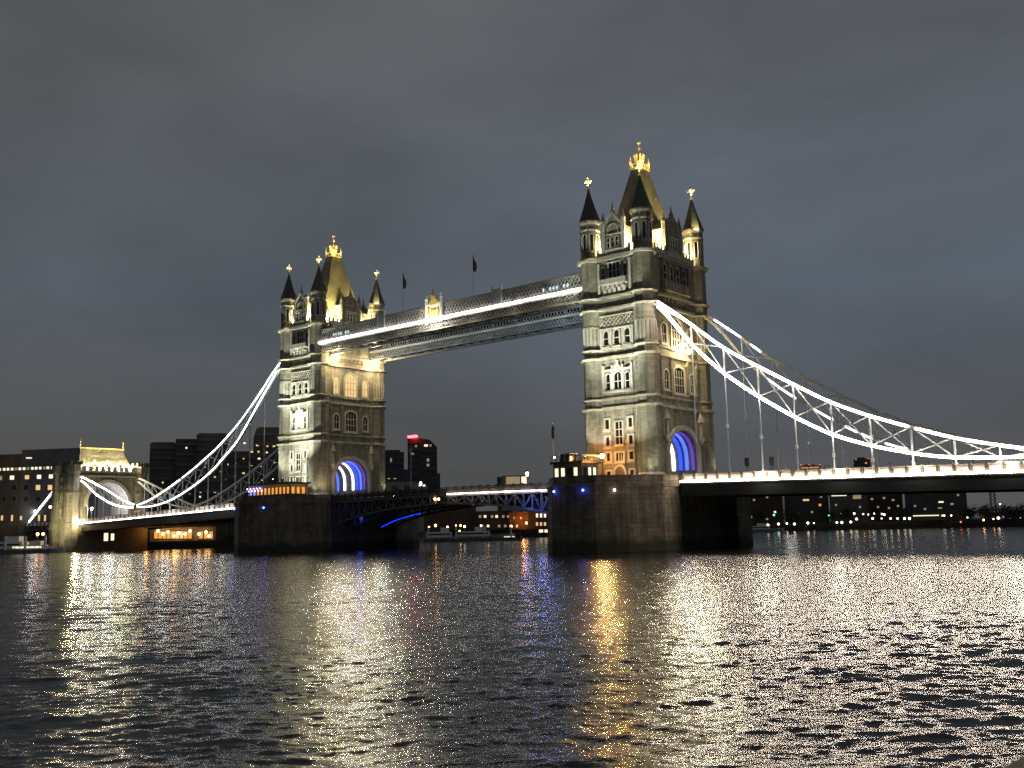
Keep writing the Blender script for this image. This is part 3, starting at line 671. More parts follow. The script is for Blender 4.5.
# ------------------------------------------------------------------ high level walkways
def walkway(s, label):
    t = thing('high_level_walkway', (-41.15, s*7.3, 41.6), label, 'walkway', 'high level walkways')
    x0, x1 = -76.2, -6.1
    yo, yi = s*9.05, s*5.6
    fl = MB().box(x0, x1, yo, yi, 42.3, 42.7); fl.build('floor', 'brown', t)
    ro = MB().box(x0, x1, s*8.95, s*5.7, 46.5, 46.62); 
    for k in range(36): ro.box(x0+k*2, x0+k*2+.12, s*9.02, s*5.63, 46.62, 46.72)
    ro.build('roof', 'dark', t)
    for y in (yo, yi):
        w = .28
        ch = MB().box(x0, x1, y-w/2, y+w/2, 46.15, 46.5).box(x0, x1, y-w/2, y+w/2, 41.6, 41.95).box(x0, x1, y-w*.7, y+w*.7, 43.1, 43.6)
        n = 46
        for k in range(n+1):
            x = x0+(x1-x0)*k/n
            if k % 4 == 0: ch.box(x-.12, x+.12, y-w/2-.02, y+w/2+.02, 41.95, 46.15)
        ch.build('girder', 'blue' if y == yi else 'girder', t)
        lt = MB()
        n = 92; dx = (x1-x0)/n
        for k in range(n):
            a = x0+k*dx
            for za, zb_ in ((41.95, 43.1), (43.6, 46.15)):
                if za > 43: 
                    lt.bar((a, y, za), (a+dx, y, (za+zb_)/2), .06, .11); lt.bar((a, y, zb_), (a+dx, y, (za+zb_)/2), .06, .11)
                    lt.bar((a+dx, y, za), (a, y, (za+zb_)/2), .06, .11); lt.bar((a+dx, y, zb_), (a, y, (za+zb_)/2), .06, .11)
                else: lt.bar((a, y, za), (a+dx, y, zb_), .08, .12); lt.bar((a, y, zb_), (a+dx, y, za), .08, .12)
        lt.build('lattice_panel', 'steel', t)
        wn = MB().box(x0, x1, y+(.2 if y*s < 6.5*1 else -.2)*s*1-.02, y+(.2 if y*s < 6.5 else -.2)*s+.02, 43.62, 46.13); wn.build('glazing', 'brown' if y == yo else 'glass', t)
    # cross braces under the floor
    for k in range(24):
        x = x0+1.4+k*2.95; MB().box(x-.1, x+.1, yo, yi, 41.96, 42.28).build('cross_beam', 'brown', t)
    yl = s*9.2 if s < 0 else s*5.45
    ly = (yl-.08, yl+.08)
    MB().box(x0-.6 if s < 0 else x0, x1 if s < 0 else x1, ly[0]-.05, ly[1]+.05, 43.15, 43.62).build('light_strip_housing', 'white', t)
    if s < 0:
        MB().box(x0-.9, x1+.0, ly[0]-.18, ly[0]-.052, 43.5, 43.92).build('light_strip', 'ledw', t)
    # lit lantern panes at the ends
    for xa, xb in ((-71.2,-66.5), (-15.0,-8.5)):
        lp = MB(); yy = yo-(-1 if s > 0 else 1)*-.0
        k = xa
        while k < xb: 
            lp.add([(k, yo-.06*s*-1-.0, 44.5),(k+.3, yo+.06*s, 44.9),(k, yo+.06*s, 45.3),(k-.3, yo+.06*s, 44.9)], [(0,1,2,3)]); k += .76*rnd.choice((1, 1, 2))
        lp.build('lit_lattice_opening', 'cool', t)
    # intermediate decorative panels
    for x in (-56.6, -25.7):
        p = MB().box(x-1.0, x+1.0, yo-.2, yo+.2, 43.9, 47.0).box(x-1.1, x-.85, yo-.3, yo+.3, 43.8, 47.6).box(x+.85, x+1.1, yo-.3, yo+.3, 43.8, 47.6)
        p.build('panel', 'steel', t)
    return t
M['cool'] = mat('cool_lit_glass', (.8, .9, 1), .4, emis=(.6, .82, .95), es=.8)
wkN = walkway(-1, 'nearer high level walkway with a continuous white light strip and central gold crest')
wkF = walkway(1, 'farther high level walkway, seen below and behind the nearer one')
# gilded crest in the middle of the near walkway: shield between posts with crown above
cx = -41.5; yo = -9.45
cb = MB().box(cx-1.75, cx+1.75, yo+.05, yo+.35, 43.2, 46.6); cr0 = cb.build('crest_panel', 'cream', wkN)
F = Face((cx, yo+.05, 0), '-y')
c = MB(); F.poly(c, [(0, 43.6),(.55, 44.2),(.7, 44.9),(.7, 45.6),(-.7, 45.6),(-.7, 44.9),(-.55, 44.2)], 0, .22)
F.poly(c, [(-1.75, 46.6),(1.75, 46.6),(.9, 47.3),(.5, 47.9),(-.5, 47.9),(-.9, 47.3)], -.3, .1)
for s in (-1, 1): F.poly(c, [(s*.85, 43.7),(s*1.25, 43.7),(s*1.5, 44.6),(s*1.3, 45.7),(s*1.05, 46.0),(s*.9, 45.3),(s*1.1, 44.6)][::s], 0, .2)
c.lathe(cx, yo-.1, [(.5, 47.6),(.6, 48.2),(.35, 48.4),(.12, 48.8),(.25, 49.1),(.04, 49.5)], 8)
c.build('coat_of_arms', 'gold', cr0)
for s in (-1, 1):
    p = MB().lathe(cx+s*2.0, yo+.1, [(.3, 42.9),(.28, 47.6),(.38, 47.8),(.2, 48.0)], 6).build('crest_post', 'white', wkN)
    MB().ball((cx+s*2.0, yo+.1, 48.3), .3, 8, 6).build('post_ball', 'white', p)
lamp(wkN, (cx-.8, yo-2.2, 43.0), 800, (1, .93, .75), .2); lamp(wkN, (cx+.8, yo-2.2, 43.0), 800, (1, .93, .75), .2)
for x in np.linspace(-70, -12, 7):   # cool glow on the inner girders
    lamp(wkF, (float(x), 2.0, 41.0), 300 if abs(x+41) > 14 else 160, (.7, .85, 1), .2)
    lamp(wkN, (float(x), -11.2, 41.4), 70, (1, .86, .62), .3)
# flags over the walkways
for x, y, zt, lab in ((-52.1,-7.3,55.0,'drooping dark flag on a thin pole, left of the pair above the walkway'), (-33.1,-7.3,55.0,'drooping dark flag on a thin pole, right of the pair above the walkway')):
    t = thing('flagpole', (x, y, 46.6), lab, 'flag', 'flags above the walkways')
    MB().lathe(x, y, [(.03, 46.6),(.02, zt+.3)], 6).build('pole', 'dark', t)
    f = MB(); H = 3.0; nz = 9; vs = []
    for i in range(nz+1):
        for j in range(5):
            w = (.12+.75*math.sin(i/nz*2.6)**1.2)*(j/4); vs.append((x+w, y-.15*math.sin(j*1.9+i*.5)*(j > 0)*.9, zt-H*i/nz-.35*j/4))
    for j in range(5): pass
    base = vs; back = [(a, b_+.04, c_) for a, b_, c_ in vs]
    fs = [(i*5+j, i*5+j+1, i*5+j+6, i*5+j+5) for i in range(nz) for j in range(4)]
    f.add(base, fs); f.add(back, [q_[::-1] for q_ in fs]); f.build('flag', 'flag', t)

# ------------------------------------------------------------------ suspension chains
RU = [(5.9,40.6),(7.9,39.2),(13.2,35.1),(19,30.2),(24.3,26.9),(29.7,23.6),(35.1,20.4),(40.5,18.0),(46,16.0),(51.9,14.0),(59.3,12.3),(66.7,11.3)]
RL = [(5.9,40.2),(9.3,37.2),(13.5,31.5),(18.8,26.4),(24.3,22.3),(29.7,18.8),(35.1,15.8),(40.5,13.9),(46,12.5),(49.8,11.8),(53,11.5),(59.3,11.25),(66.7,11.1)]
LU = [(5.9,42.4),(9.6,39.9),(16,34.2),(23.3,28.6),(31,24.0),(39.2,20.2),(45.5,17.6),(52,15.2),(60,12.7),(66.7,11.4)]
LL = [(5.9,41.9),(9.6,38.6),(15,33.2),(23.2,24.8),(32.9,18.7),(39,16.0),(45.3,13.8),(51,12.2),(56.4,11.35),(61,11.0),(66.7,11.1)]
def interp(P, x):
    return float(np.interp(x, [p[0] for p in P], [p[1] for p in P]))
def smooth(P, n=40):
    xs = np.array([p[0] for p in P]); zs = np.array([p[1] for p in P])
    X = np.linspace(xs[0], xs[-1], n); return [(float(x), sum(float(np.interp(np.clip(x+d, xs[0], xs[-1]), xs, zs)) for d in (-1.5, 0, 1.5))/3) for x in X]
def deckz(T0, d, x=None):   # top of light strip on side spans
    return 10.35-.0186*(d-10.7) if T0 == 0 else 10.0-.030*(d-10.7)
def chain(T0, sg, y, U, L, label, litmode, last=66.7, short=True):
    t = thing('suspension_chain', (T0+sg*6, y, 40), label, 'suspension chain', 'suspension chains with hangers')
    out = -1 if y < 0 else 1
    us, ls = smooth(U), smooth(L)
    def P(d, z, dy=0): return (T0+sg*d, y+dy, z)
    def chord(name, pts, w, h, mt):
        mb = MB()
        for a, b_ in zip(pts[:-1], pts[1:]): mb.bar(P(*a), P(*b_), w, h)
        mb.build(name, mt, t)
    chord('upper_chord', us, .55, .42, 'steel'); chord('lower_chord', ls, .55, .42, 'steel')
    wb = MB(); xs = [8+5.4*k+.1 for k in range(11)]; xs = [8.1, 13.5, 18.9, 24.3, 29.7, 35.1, 40.5, 45.9, 51.3, 56.7, 62]
    for k, x in enumerate(xs):
        zu, zl = interp(us, x), interp(ls, x); wb.bar(P(x, zl), P(x, zu), .22, .22)
        if k+1 < len(xs):
            x2 = xs[k+1]; wb.bar(P(x, zl), P(x2, interp(us, x2)), .14, .15); wb.bar(P(x, zu), P(x2, interp(ls, x2)), .14, .15)
    wb.build('web_bracing', 'steel', t)
    for k, x in enumerate(xs[1:-1]):
        zl = interp(ls, x); zd = deckz(T0, x)+.2
        if zl-zd > .6:
            h = MB().tube([P(x, zl), P(x, zd)], .12, 6); hb = (zl+zd)/2; h.lathe(T0+sg*x, y, [(.13, hb-.3),(.24, hb-.25),(.24, hb+.25),(.13, hb+.3)], 6)
            h.lathe(T0+sg*x, y, [(.14, zd),(.3, zd+.1),(.3, zd+1.0),(.14, zd+1.2)], 6)
            h.build('hanger', 'steel', t)
    pin = MB(); x, yy, z = P(66.7, 11.2); pin.tube([(x, yy-.5, z), (x, yy+.5, z)], .75, 12); pin.build('pin_joint', 'steel', t)
    # light strips on the outer face of the chords
    def strip(pts, mt, h=.30, dy=None):
        mb = MB(); dy = dy if dy is not None else -.36
        for a, b_ in zip(pts[:-1], pts[1:]): mb.bar(P(a[0], a[1], dy), P(b_[0], b_[1], dy), .12, h*(1.15-.0075*a[0]))
        mb.build('light_strip', mt, t)
    def sub(pts, a, b_): return [(a, interp(pts, a))]+[p for p in pts if a < p[0] < b_]+[(b_, interp(pts, b_))]
    if litmode == 'full':
        strip(sub(us, 7.9 if sg > 0 else 6.5, 45.6), 'led' if sg > 0 else 'ledc', .30 if sg > 0 else .17); strip(sub(us, 46.6, 66), 'led' if sg > 0 else 'ledl', .22)
        strip(sub(ls, 7.9 if sg > 0 else 8.5, 66), 'led' if sg > 0 else 'ledl', .36 if sg > 0 else .2)
    elif litmode == 'dashes':
        for a, b_ in ((8.7, 13.5), (15.2, 17.0)): strip(sub(us, a, b_), 'ledd', .22)
        for a, b_ in ((18, 22.6), (25.5, 28.5), (30.5, 32.2), (32.8, 34.5), (36.5, 39.5), (52, 64)): strip(sub(ls, a, b_), 'ledd', .2)
    return t
cRN = chain(0, 1, -8.35, RU, RL, 'nearest suspension chain, bright white light strips on both chords, right of the right-hand tower', 'full')
cRF = chain(0, 1, 8.35, RU, RL, 'far-side suspension chain of the right span, lit only in short dashes', 'dashes')
cLN = chain(-82.3, -1, -8.35, LU, LL, 'near-side suspension chain with lit chords between left-hand tower and abutment tower', 'full')
cLF = chain(-82.3, -1, 8.35, LU, LL, 'unlit far-side suspension chain of the left span', 'none')
def back_chain(T0, sg, y, label, lit):
    t = thing('suspension_chain', (T0+sg*66.7, y, 11), label, 'suspension chain', 'suspension chains with hangers')
    U = [(66.9,11.5),(73,13.1),(81,15.9),(89,18.4),(95.6,20.3)]; L = [(66.9,11.0),(73,11.3),(79,12.3),(87,15.0),(95.6,19.4)]
    def P(d, z, dy=0): return (T0+sg*d, y+dy, z)
    for nm, C in (('upper_chord', U), ('lower_chord', L)):
        C = smooth(C, 14); mb = MB(); ls = MB()
        for a, b_ in zip(C[:-1], C[1:]): mb.bar(P(*a), P(*b_), .5, .4); ls.bar(P(a[0], a[1], -.34), P(b_[0], b_[1], -.34), .1, .34)
        mb.build(nm, 'steel', t)
        if lit: ls.build('light_strip', 'ledl' if T0 else 'led', t)
    wb = MB(); xs = [70, 74.5, 79, 83.5, 88, 92]
    for k, x in enumerate(xs):
        wb.bar(P(x, interp(L, x)), P(x, interp(U, x)), .25); 
        if k < 5: wb.bar(P(x, interp(L, x)), P(xs[k+1], interp(U, xs[k+1])), .18)
        wb.bar(P(x, interp(L, x)), P(x, deckz(T0, x)+.2), .16)
    wb.build('web_bracing', 'steel', t)
back_chain(-82.3, -1, -8.35, 'short lit near-side chain rising from the low pin to the abutment tower', True)
back_chain(-82.3, -1, 8.35, 'short unlit far-side chain rising to the abutment tower', False)
back_chain(0, 1, -8.35, 'short lit near-side chain beyond the low pin at the right edge', True)
for x in (14, 25, 36, 47, 58): lamp(cRN, (x, -10.6, 11.2), 10 if x == 14 else 320, (1, .93, .7), .3)
for x in (-97, -108, -119, -130, -142, -160): lamp(cLN, (x, -10.6, 10.4), 110, (1, .93, .7), .3)
# cool wash on the far-side chains
for x in (-100, -115, -132): lamp(cLN, (x, -11, 10.5 if x < -110 else 13), 160, (.85, .93, 1), .3)

# ------------------------------------------------------------------ road decks
def side_span(T0, sg, d1, label):
    t = thing('road_deck', (T0+sg*(10.7+d1)/2, 0, 9), label, 'bridge deck', 'road decks of the bridge')
    n = 24; ds = [10.9+(d1-10.9)*k/n for k in range(n+1)]
    g = MB(); rd = MB(); st = MB(); pv = MB(); pv2 = MB()
    for a, b_ in zip(ds[:-1], ds[1:]):
        za, zb_ = deckz(T0, a), deckz(T0, b_)
        for y in (-9.0, 9.0):
            g.bar((T0+sg*a, y, za-1.25), (T0+sg*b_, y, zb_-1.25), .45, 1.6)
            g.bar((T0+sg*a, y, za-2.1), (T0+sg*b_, y, zb_-2.1), .8, .16)
        for y in (-5, 0, 5): g.bar((T0+sg*a, y, za-1.2), (T0+sg*b_, y, zb_-1.2), .3, 1.3)
        g.bar((T0+sg*a, -8.7, za-1.2), (T0+sg*a, 8.7, za-1.2), .3, 1.0)
        rd.bar((T0+sg*a, 0, za-.35), (T0+sg*b_, 0, zb_-.35), 10.5, .36)
        pv.bar((T0+sg*a, -7.1, za-.28), (T0+sg*b_, -7.1, zb_-.28), 3.6, .5); pv2.bar((T0+sg*a, 7.1, za-.28), (T0+sg*b_, 7.1, zb_-.28), 3.6, .5)
    g.build('girder', 'dark', t); rd.build('roadway', 'asphalt', t); pv.build('footway', 'land', t); pv2.build('footway', 'land', t)
    for y, nm in ((-9.05, 'near'), (9.05, 'far')):
        m_ = MB(); k = 11.2
        while k < d1-1:
            za, zb_ = deckz(T0, k), deckz(T0, k+2.0)
            m_.bar((T0+sg*(k+.25), y, za+.60), (T0+sg*(k+1.75), y, zb_+.60), .12, .72)
            m_.bar((T0+sg*k, y, za+1.1), (T0+sg*(k+2), y, zb_+1.1), .24, .14)
            m_.bar((T0+sg*k, y, za+.16), (T0+sg*(k+2), y, zb_+.16), .3, .16)
            MB().box(T0+sg*k-.16, T0+sg*k+.16, y-.18, y+.18, za, za+1.3).build('parapet_post', 'brown', t)
            k += 2
        m_.build('parapet', 'parapet', t)
    mb = MB()
    for a, b_ in zip(ds[:-1], ds[1:]):
        mb.bar((T0+sg*a, -9.34, deckz(T0, a)), (T0+sg*b_, -9.34, deckz(T0, b_)), .12, .2)
    mb.build('light_strip', 'led' if T0 == 0 else 'ledl', t)
    fl = MB()
    for a, b_ in zip(ds[:-1], ds[1:]): fl.bar((T0+sg*a, -9.25, deckz(T0, a)-.22), (T0+sg*b_, -9.25, deckz(T0, b_)-.22), .5, .1)
    fl.build('ledge', 'parapet', t)
    return t
dR = side_span(0, 1, 94, 'right-hand road deck with a white light strip under its pale parapet')
dL = side_span(-82.3, -1, 94.4, 'left-hand road deck running from the left pier to the abutment tower')

def bascule(T0, sg, label, lit):
    t = thing('bascule_leaf', (T0+sg*10.7, 0, 9), label, 'drawbridge leaf', 'bascule leaves')
    n = 15; ds = [10.8+29.9*k/n for k in range(n+1)]
    def zt(d): return 10.1+.25*math.sin((d-10.7)/30*math.pi/2)
    def zl(d):
        return float(np.interp(d-10.7, [0, 4.5, 10, 17, 30], [4.8, 6.2, 7.2, 8.0, 8.8]))
    X = lambda d: T0+sg*d
    for y, mt_ in ((-8.8, 'concrete'), (-3, 'concrete'), (3, 'concrete'), (8.8, 'concrete')):
        g = MB()
        for a, b_ in zip(ds[:-1], ds[1:]):
            g.bar((X(a), y, zt(a)-.25), (X(b_), y, zt(b_)-.25), .4, .5); g.bar((X(a), y, zl(a)), (X(b_), y, zl(b_)), .45, .35)
            g.bar((X(a), y, zl(a)), (X(a), y, zt(a)-.3), .25); 
            if ds.index(a) % 2: g.bar((X(a), y, zl(a)), (X(b_), y, zt(b_)-.3), .2)
            else: g.bar((X(a), y, zt(a)-.3), (X(b_), y, zl(b_)), .2)
        g.build('arched_girder', mt_, t)
    pl = MB(); rd = MB()
    for a, b_ in zip(ds[:-1], ds[1:]):
        rd.bar((X(a), 0, zt(a)), (X(b_), 0, zt(b_)), 17.9, .35)
        for y in (-9.05,):
            pl.bar((X(a), y, zt(a)+.65), (X(b_), y, zt(b_)+.65), .1, .7); pl.bar((X(a), y, zt(a)+1.15), (X(b_), y, zt(b_)+1.15), .22, .14)
            pl.bar((X(a), y, zt(a)+.1), (X(a), y, zt(a)+1.35), .3)
    p2 = MB()
    for a, b_ in zip(ds[:-1], ds[1:]): p2.bar((X(a), 9.05, zt(a)+.65), (X(b_), 9.05, zt(b_)+.65), .1, .7); p2.bar((X(a), 9.05, zt(a)+1.15), (X(b_), 9.05, zt(b_)+1.15), .22, .14)
    p2.build('parapet', 'brown', t)
    rd.build('roadway', 'asphalt', t); pl.build('parapet', 'dark' if not lit else 'brown', t)
    if lit:
        s_ = MB()
        for a, b_ in zip(ds[:-1], ds[1:]):
            if a < 38: s_.bar((X(a), -9.3, zt(a)-.05), (X(b_), -9.3, zt(b_)-.05), .12, .16)
        s_.build('light_strip', 'ledl', t)
        for d in (12.5, 15.5, 19): lamp(t, (X(d), -10.4, 8.0), 220, (.08, .15, 1), .2)
        lamp(t, (X(13), 5.5, 5), 500, (.08, .15, 1), .3)
    else:
        s_ = MB()
        for a, b_ in zip(ds[:6], ds[1:7]): s_.bar((X(a), 4.5, zl(a)-.2), (X(b_), 4.5, zl(b_)-.2), .2, .1)
        s_.build('blue_light_strip', 'blueglow', t)
        lamp(t, (X(13), -3.5, 6.5), 60, (.06, .12, 1), .3)
        for y in (-9.2, -8.2): MB().ball((X(40.4), y+(.0), 9.5), .2, 8, 6).build('navigation_lamp', 'terr', t)
    return t
bascule(0, -1, 'right-hand lifting leaf with white strip and blue lit lattice', True)
bascule(-82.3, 1, 'left-hand lifting leaf, dark arched girder with a blue line below', False)

# ------------------------------------------------------------------ control cabins on the pier heads
def cabin(T, x0, x1, y0, y1, label, kind):
    z = 10.62
    t = thing('pier_cabin', (T+(x0+x1)/2, (y0+y1)/2, z), label, 'cabin', 'cabins on the pier heads')
    h = 3.1
    MB().box(T+x0, T+x1, y0, y1, z, z+h).build('wall', 'brown' if kind == 'R' else 'pale', t)
    r = MB().box(T+x0-.4, T+x1+.4, y0-.4, y1+.4, z+h, z+h+.35)
    for k in range(int((x1-x0)/.8)+1): r.box(T+x0+k*.8-.04, T+x0+k*.8+.04, y0-.34, y0-.26, z+h+.35, z+h+1.2)
    for k in range(int((y1-y0)/.8)+1): r.box(T+x1+.26, T+x1+.34, y0+k*.8-.04, y0+k*.8+.04, z+h+.35, z+h+1.2)
    r.box(T+x0-.3, T+x1+.3, y0-.36, y0-.28, z+h+1.15, z+h+1.25); r.box(T+x1+.28, T+x1+.36, y0-.3, y1, z+h+1.15, z+h+1.25)
    r.build('roof', 'dark', t)
    F = Face((T, y0, 0), '-y'); G = Face((T+x1, (y0+y1)/2, 0), '+x')
    k = x0+.7; i = 0
    while k < x1-.4:
        window(t, F, k, z+1.1, .75, 1.35, 0, ('winw' if i % 4 != 2 else 'glass') if kind == 'R' else ('wino' if i > 1 else 'winb'), t=.1, mull=0, trans=0, fm='dark', proud=.1); k += 1.25; i += 1  # on L, orange panes glow in place of the golden lit wall
    k = -(y1-y0)/2+.7
    while k < (y1-y0)/2-.4:
        window(t, G, k, z+1.1, .8, 1.35, 0, 'wino' if kind == 'L' else ('winw' if rnd.random() < .6 else 'glass'), t=.1, mull=0, trans=0, fm='dark', proud=.1); k += 1.3
    return t
cabR = cabin(0, -7.4, -1.8, -17.4, -12.9, 'low flat-roofed control cabin with lit windows on the right-hand pier', 'R')
# glazed lookout on its roof
g = MB().box(-6.4, -4.4, -16.9, -15.1, 14.1, 15.3); g.build('lookout', 'glass', cabR)
g = MB().box(-6.5, -4.3, -17.0, -15.0, 15.3, 15.42)
for x in (-6.4, -5.4, -4.4): g.box(x-.05, x+.05, -16.98, -16.92, 14.1, 15.3)
g.build('lookout_frame', 'steel', cabR); MB().ball((-7.2,-17.3, 14.9), .13, 8, 6).build('roof_light', 'bulbw', cabR)
cabL = cabin(-82.3, -6.4, 7.4, -17.2, -12.6, 'long low cabin with violet lit windows and golden wall light put in as glowing panes on the left-hand pier', 'L')
for k in range(7): lamp(cabL, (-88+k*1.9, -18.2, 13.0), 7, ((.6, .35, 1) if k < 3 else (1, .6, .12)), .1)
for k in range(3): lamp(cabL, (-73.8, -16.6+k*1.6, 13.0), 9, (1, .6, .12), .1)
vs = MB()
for k in range(10): vs.ball((-88.7+k*.55, -17.7, 13.1-.5*(k % 2)), .13, 6, 4)
vs.build('fairy_lights', mat('violet_bulbs', (.8, .6, 1), .5, emis=(.75, .5, 1), es=7), cabL)
t = thing('flagpole', (-8.6, -15.8, 10.62), 'furled flag on a mast beside the cabin on the right-hand pier', 'flag')
MB().lathe(-8.6, -15.8, [(.09, 10.62),(.05, 20.4),(.1, 20.5),(.02, 20.6)], 6).build('pole', 'steel', t)
MB().lathe(-8.45, -15.85, [(.05, 17.9),(.32, 18.3),(.26, 19.2),(.3, 19.7),(.05, 20.2)], 6).build('flag', 'flag', t)

# ------------------------------------------------------------------ north abutment tower
def abutment():
    x0, x1 = -189, -178
    t = thing('abutment_tower', ((x0+x1)/2, 0, 0), 'battlemented stone gateway tower with lit pitched roof at the bank end of the bridge', 'tower')
    b_ = MB()
    zs = 21.6
    # archway block
    prof = [(-6.2, 7.4)]+[(6.2*math.cos(math.pi-k*math.pi/12), 12.2+6.6*math.sin(math.pi-k*math.pi/12)) for k in range(13)]+[(6.2, 7.4)]
    L = [(-9, 7.4)]+prof[:8]+[(0, zs), (-9, zs)]; Rr = [(0, zs)]+prof[7:]+[(9, 7.4), (9, zs)]
    for PP in (L, Rr):
        nn = len(PP); vs = [(x1-1.2, y, z) for y, z in PP]+[(x0+1.2, y, z) for y, z in PP]
        b_.add(vs, [tuple(range(nn)), tuple(range(nn, 2*nn))[::-1]]+[(i, (i+1)%nn, nn+(i+1)%nn, nn+i) for i in range(nn) if not (PP[i][0] == 0 and PP[(i+1)%nn][0] == 0)])
    b_.box(x0+1.2, x1-1.2, -9, 9, -2, 7.39)
    b_.build('wall', 'stone', t)
    ar = MB(); F = Face((x1-1.2, 0, 0), '+x'); q = [(6.2*math.cos(math.pi-k*math.pi/14), 12.2+6.6*math.sin(math.pi-k*math.pi/14)) for k in range(15)]; q2 = [(u*1.13, 12.2+(z-12.2)*1.14) for u, z in q]
    for i in range(14): F.poly(ar, [q[i], q[i+1], q2[i+1], q2[i]], -.05, .4)
    F.box(ar, -9, 9, 20.4, 20.8, -.05, .5); ar.build('archway', 'trim', t)
    for sx, cx_ in ((-1, x0+1.8), (1, x1-1.8)):
        for sy in (-1, 1):
            cy_ = sy*9.9
            tu = MB().lathe(cx_, cy_, [(2.7, -2),(2.6, 1),(2.25, 4.5),(2.15, 7.2),(2.35, 7.4),(2.35, 7.8),(2.05, 8.0),(2.0, 15.4),(2.25, 15.7),(2.25, 16.2),(1.95, 16.4),(1.95, 21.2),(2.3, 21.8),(2.3, 23.6)], 8)
            to = tu.build('turret', 'stone', t)
            bt = MB()
            for k in range(8):
                a = k*math.pi/4; x, y = cx_+2.05*math.cos(a), cy_+2.05*math.sin(a); bt.box(x-.36, x+.36, y-.36, y+.36, 23.6, 24.6)
            bt.build('battlement', 'granite', to)
            wl = MB().lathe(cx_, cy_, [(1.8, 23.6),(1.8, 24.0),(.1, 24.8)], 8); wl.build('cap', 'slate', to)
    MB().box(x0+3, x1-3, -11.0, -9.0, -2, 21.5).build('side_wall', 'stone', t); MB().box(x0+3, x1-3, 9.0, 11.0, -2, 21.5).build('side_wall', 'stone', t)
    for z in (9.5, 14, 18): window(t, Face(((x0+x1)/2, -11.0, 0), '-y'), 0, z, 1.0, 2.0, .4, 'glass', t=.2, mull=1)
    pb = MB().box(x0+1.1, x1-1.1, -9.1, 9.1, zs, zs+.5)
    for k in range(9):
        y = -7.2+k*1.8
        for x in (x0+1.3, x1-1.3): pb.box(x-.3, x+.3, y-.5, y+.5, zs+.5, zs+1.7)
    pb.build('parapet', 'trim', t)
    xm = (x0+x1)/2; rf = MB()
    rf.add([(x0+2.2,-8.2,zs+.5),(x1-2.2,-8.2,zs+.5),(x1-2.2,8.2,zs+.5),(x0+2.2,8.2,zs+.5),(xm-.9,-6.9,zs+4.5),(xm+.9,-6.9,zs+4.5),(xm+.9,6.9,zs+4.5),(xm-.9,6.9,zs+4.5),(xm,-6.4,28.6),(xm,6.4,28.6)],
           [(0,1,5,4),(1,2,6,5),(2,3,7,6),(3,0,4,7),(4,5,8),(5,6,9,8),(6,7,9),(7,4,8,9)])
    ro = rf.build('roof', 'slate', t)
    rc = MB().box(xm-.12, xm+.12, -6.4, 6.4, 28.55, 28.85)
    for s in (-1, 1): rc.lathe(xm, s*6.4, [(.3, 28.4),(.15, 29.2),(.3, 29.6),(.12, 30.0),(.25, 30.4),(.03, 31.3)], 6)
    rc.build('ridge_cresting', 'gold', ro)
    for y in (-3.6, .2, 4.0):
        dm = MB(); F = Face((x1-2.4, y, 0), '+x'); F.poly(dm, [(-1.0, zs+.5),(1.0, zs+.5),(1.0, zs+2.3),(0, zs+3.7),(-1.0, zs+2.3)], -2.6, 0)
        do = dm.build('dormer', 'stone', t); w = MB(); F.poly(w, [(-.5, zs+.9),(.5, zs+.9),(.5, zs+2.0),(0, zs+2.6),(-.5, zs+2.0)], 0, .05); w.build('window', 'glass', do)
    for y in (-5.6, -1.8, 2.2, 6.0):
        MB().ball((x1-1.9, y, zs+1.2), .42, 8, 6).build('roof_lamp', 'bulb', t); lamp(t, (x1-1.5, y, zs+1.7), 6500, (1, .85, .5), .3)
    lamp(t, (x1+6, -14, 8.5), 6000, (1, .86, .5), .4, 100, (x1-2, -9, 10)); lamp(t, (x1-4, -22, 4.5), 7000, (1, .86, .45), .4, 80, (x1-2.5, -10, 8))
    lamp(t, (x1-3, 2, 13), 2500, (.75, .75, 1), .5); lamp(t, (x1-8, -2, 13), 500, (.7, .7, 1), .5)
    lamp(t, (x1+4.5, 3, 9.5), 1500, (1, .85, .6), .4)
    # bright lamp at the end of the light strip
    MB().ball((x1+.2, -9.4, 7.9), .75, 10, 8).build('strip_end_lamp', 'bulb', t)
    return t
abutment()
# land tie chain and approach viaduct behind the abutment
t = thing('land_tie_chain', (-200, -8, 8), 'lit straight chain sloping down to the road left of the abutment tower', 'suspension chain')
MB().bar((-191.5,-8.3,18.2), (-208,-8.3,8.4), .6, .6).build('chord', 'steel', t); MB().bar((-191.5,-8.7,18.2), (-208,-8.7,8.4), .1, .55).build('light_strip', 'ledd', t)
t = thing('approach_viaduct', (-230, 0, 3), 'brick arched approach road left of the abutment tower', 'viaduct')
MB().box(-290, -191, -9.4, 9.4, 5.9, 7.3).build('roadway', 'granite', t)
pr = MB()
for k in range(12): pr.box(-198-k*8-1, -198-k*8+1, -9, 9, 0, 5.9)
pr.build('pillars', 'granite', t); pr = MB()
for k in range(40): pr.box(-191.5-k*2.4-.9, -191.5-k*2.4+.9, -9.4, -9.2, 7.3, 8.3)
pr.build('parapet', 'parapet', t)
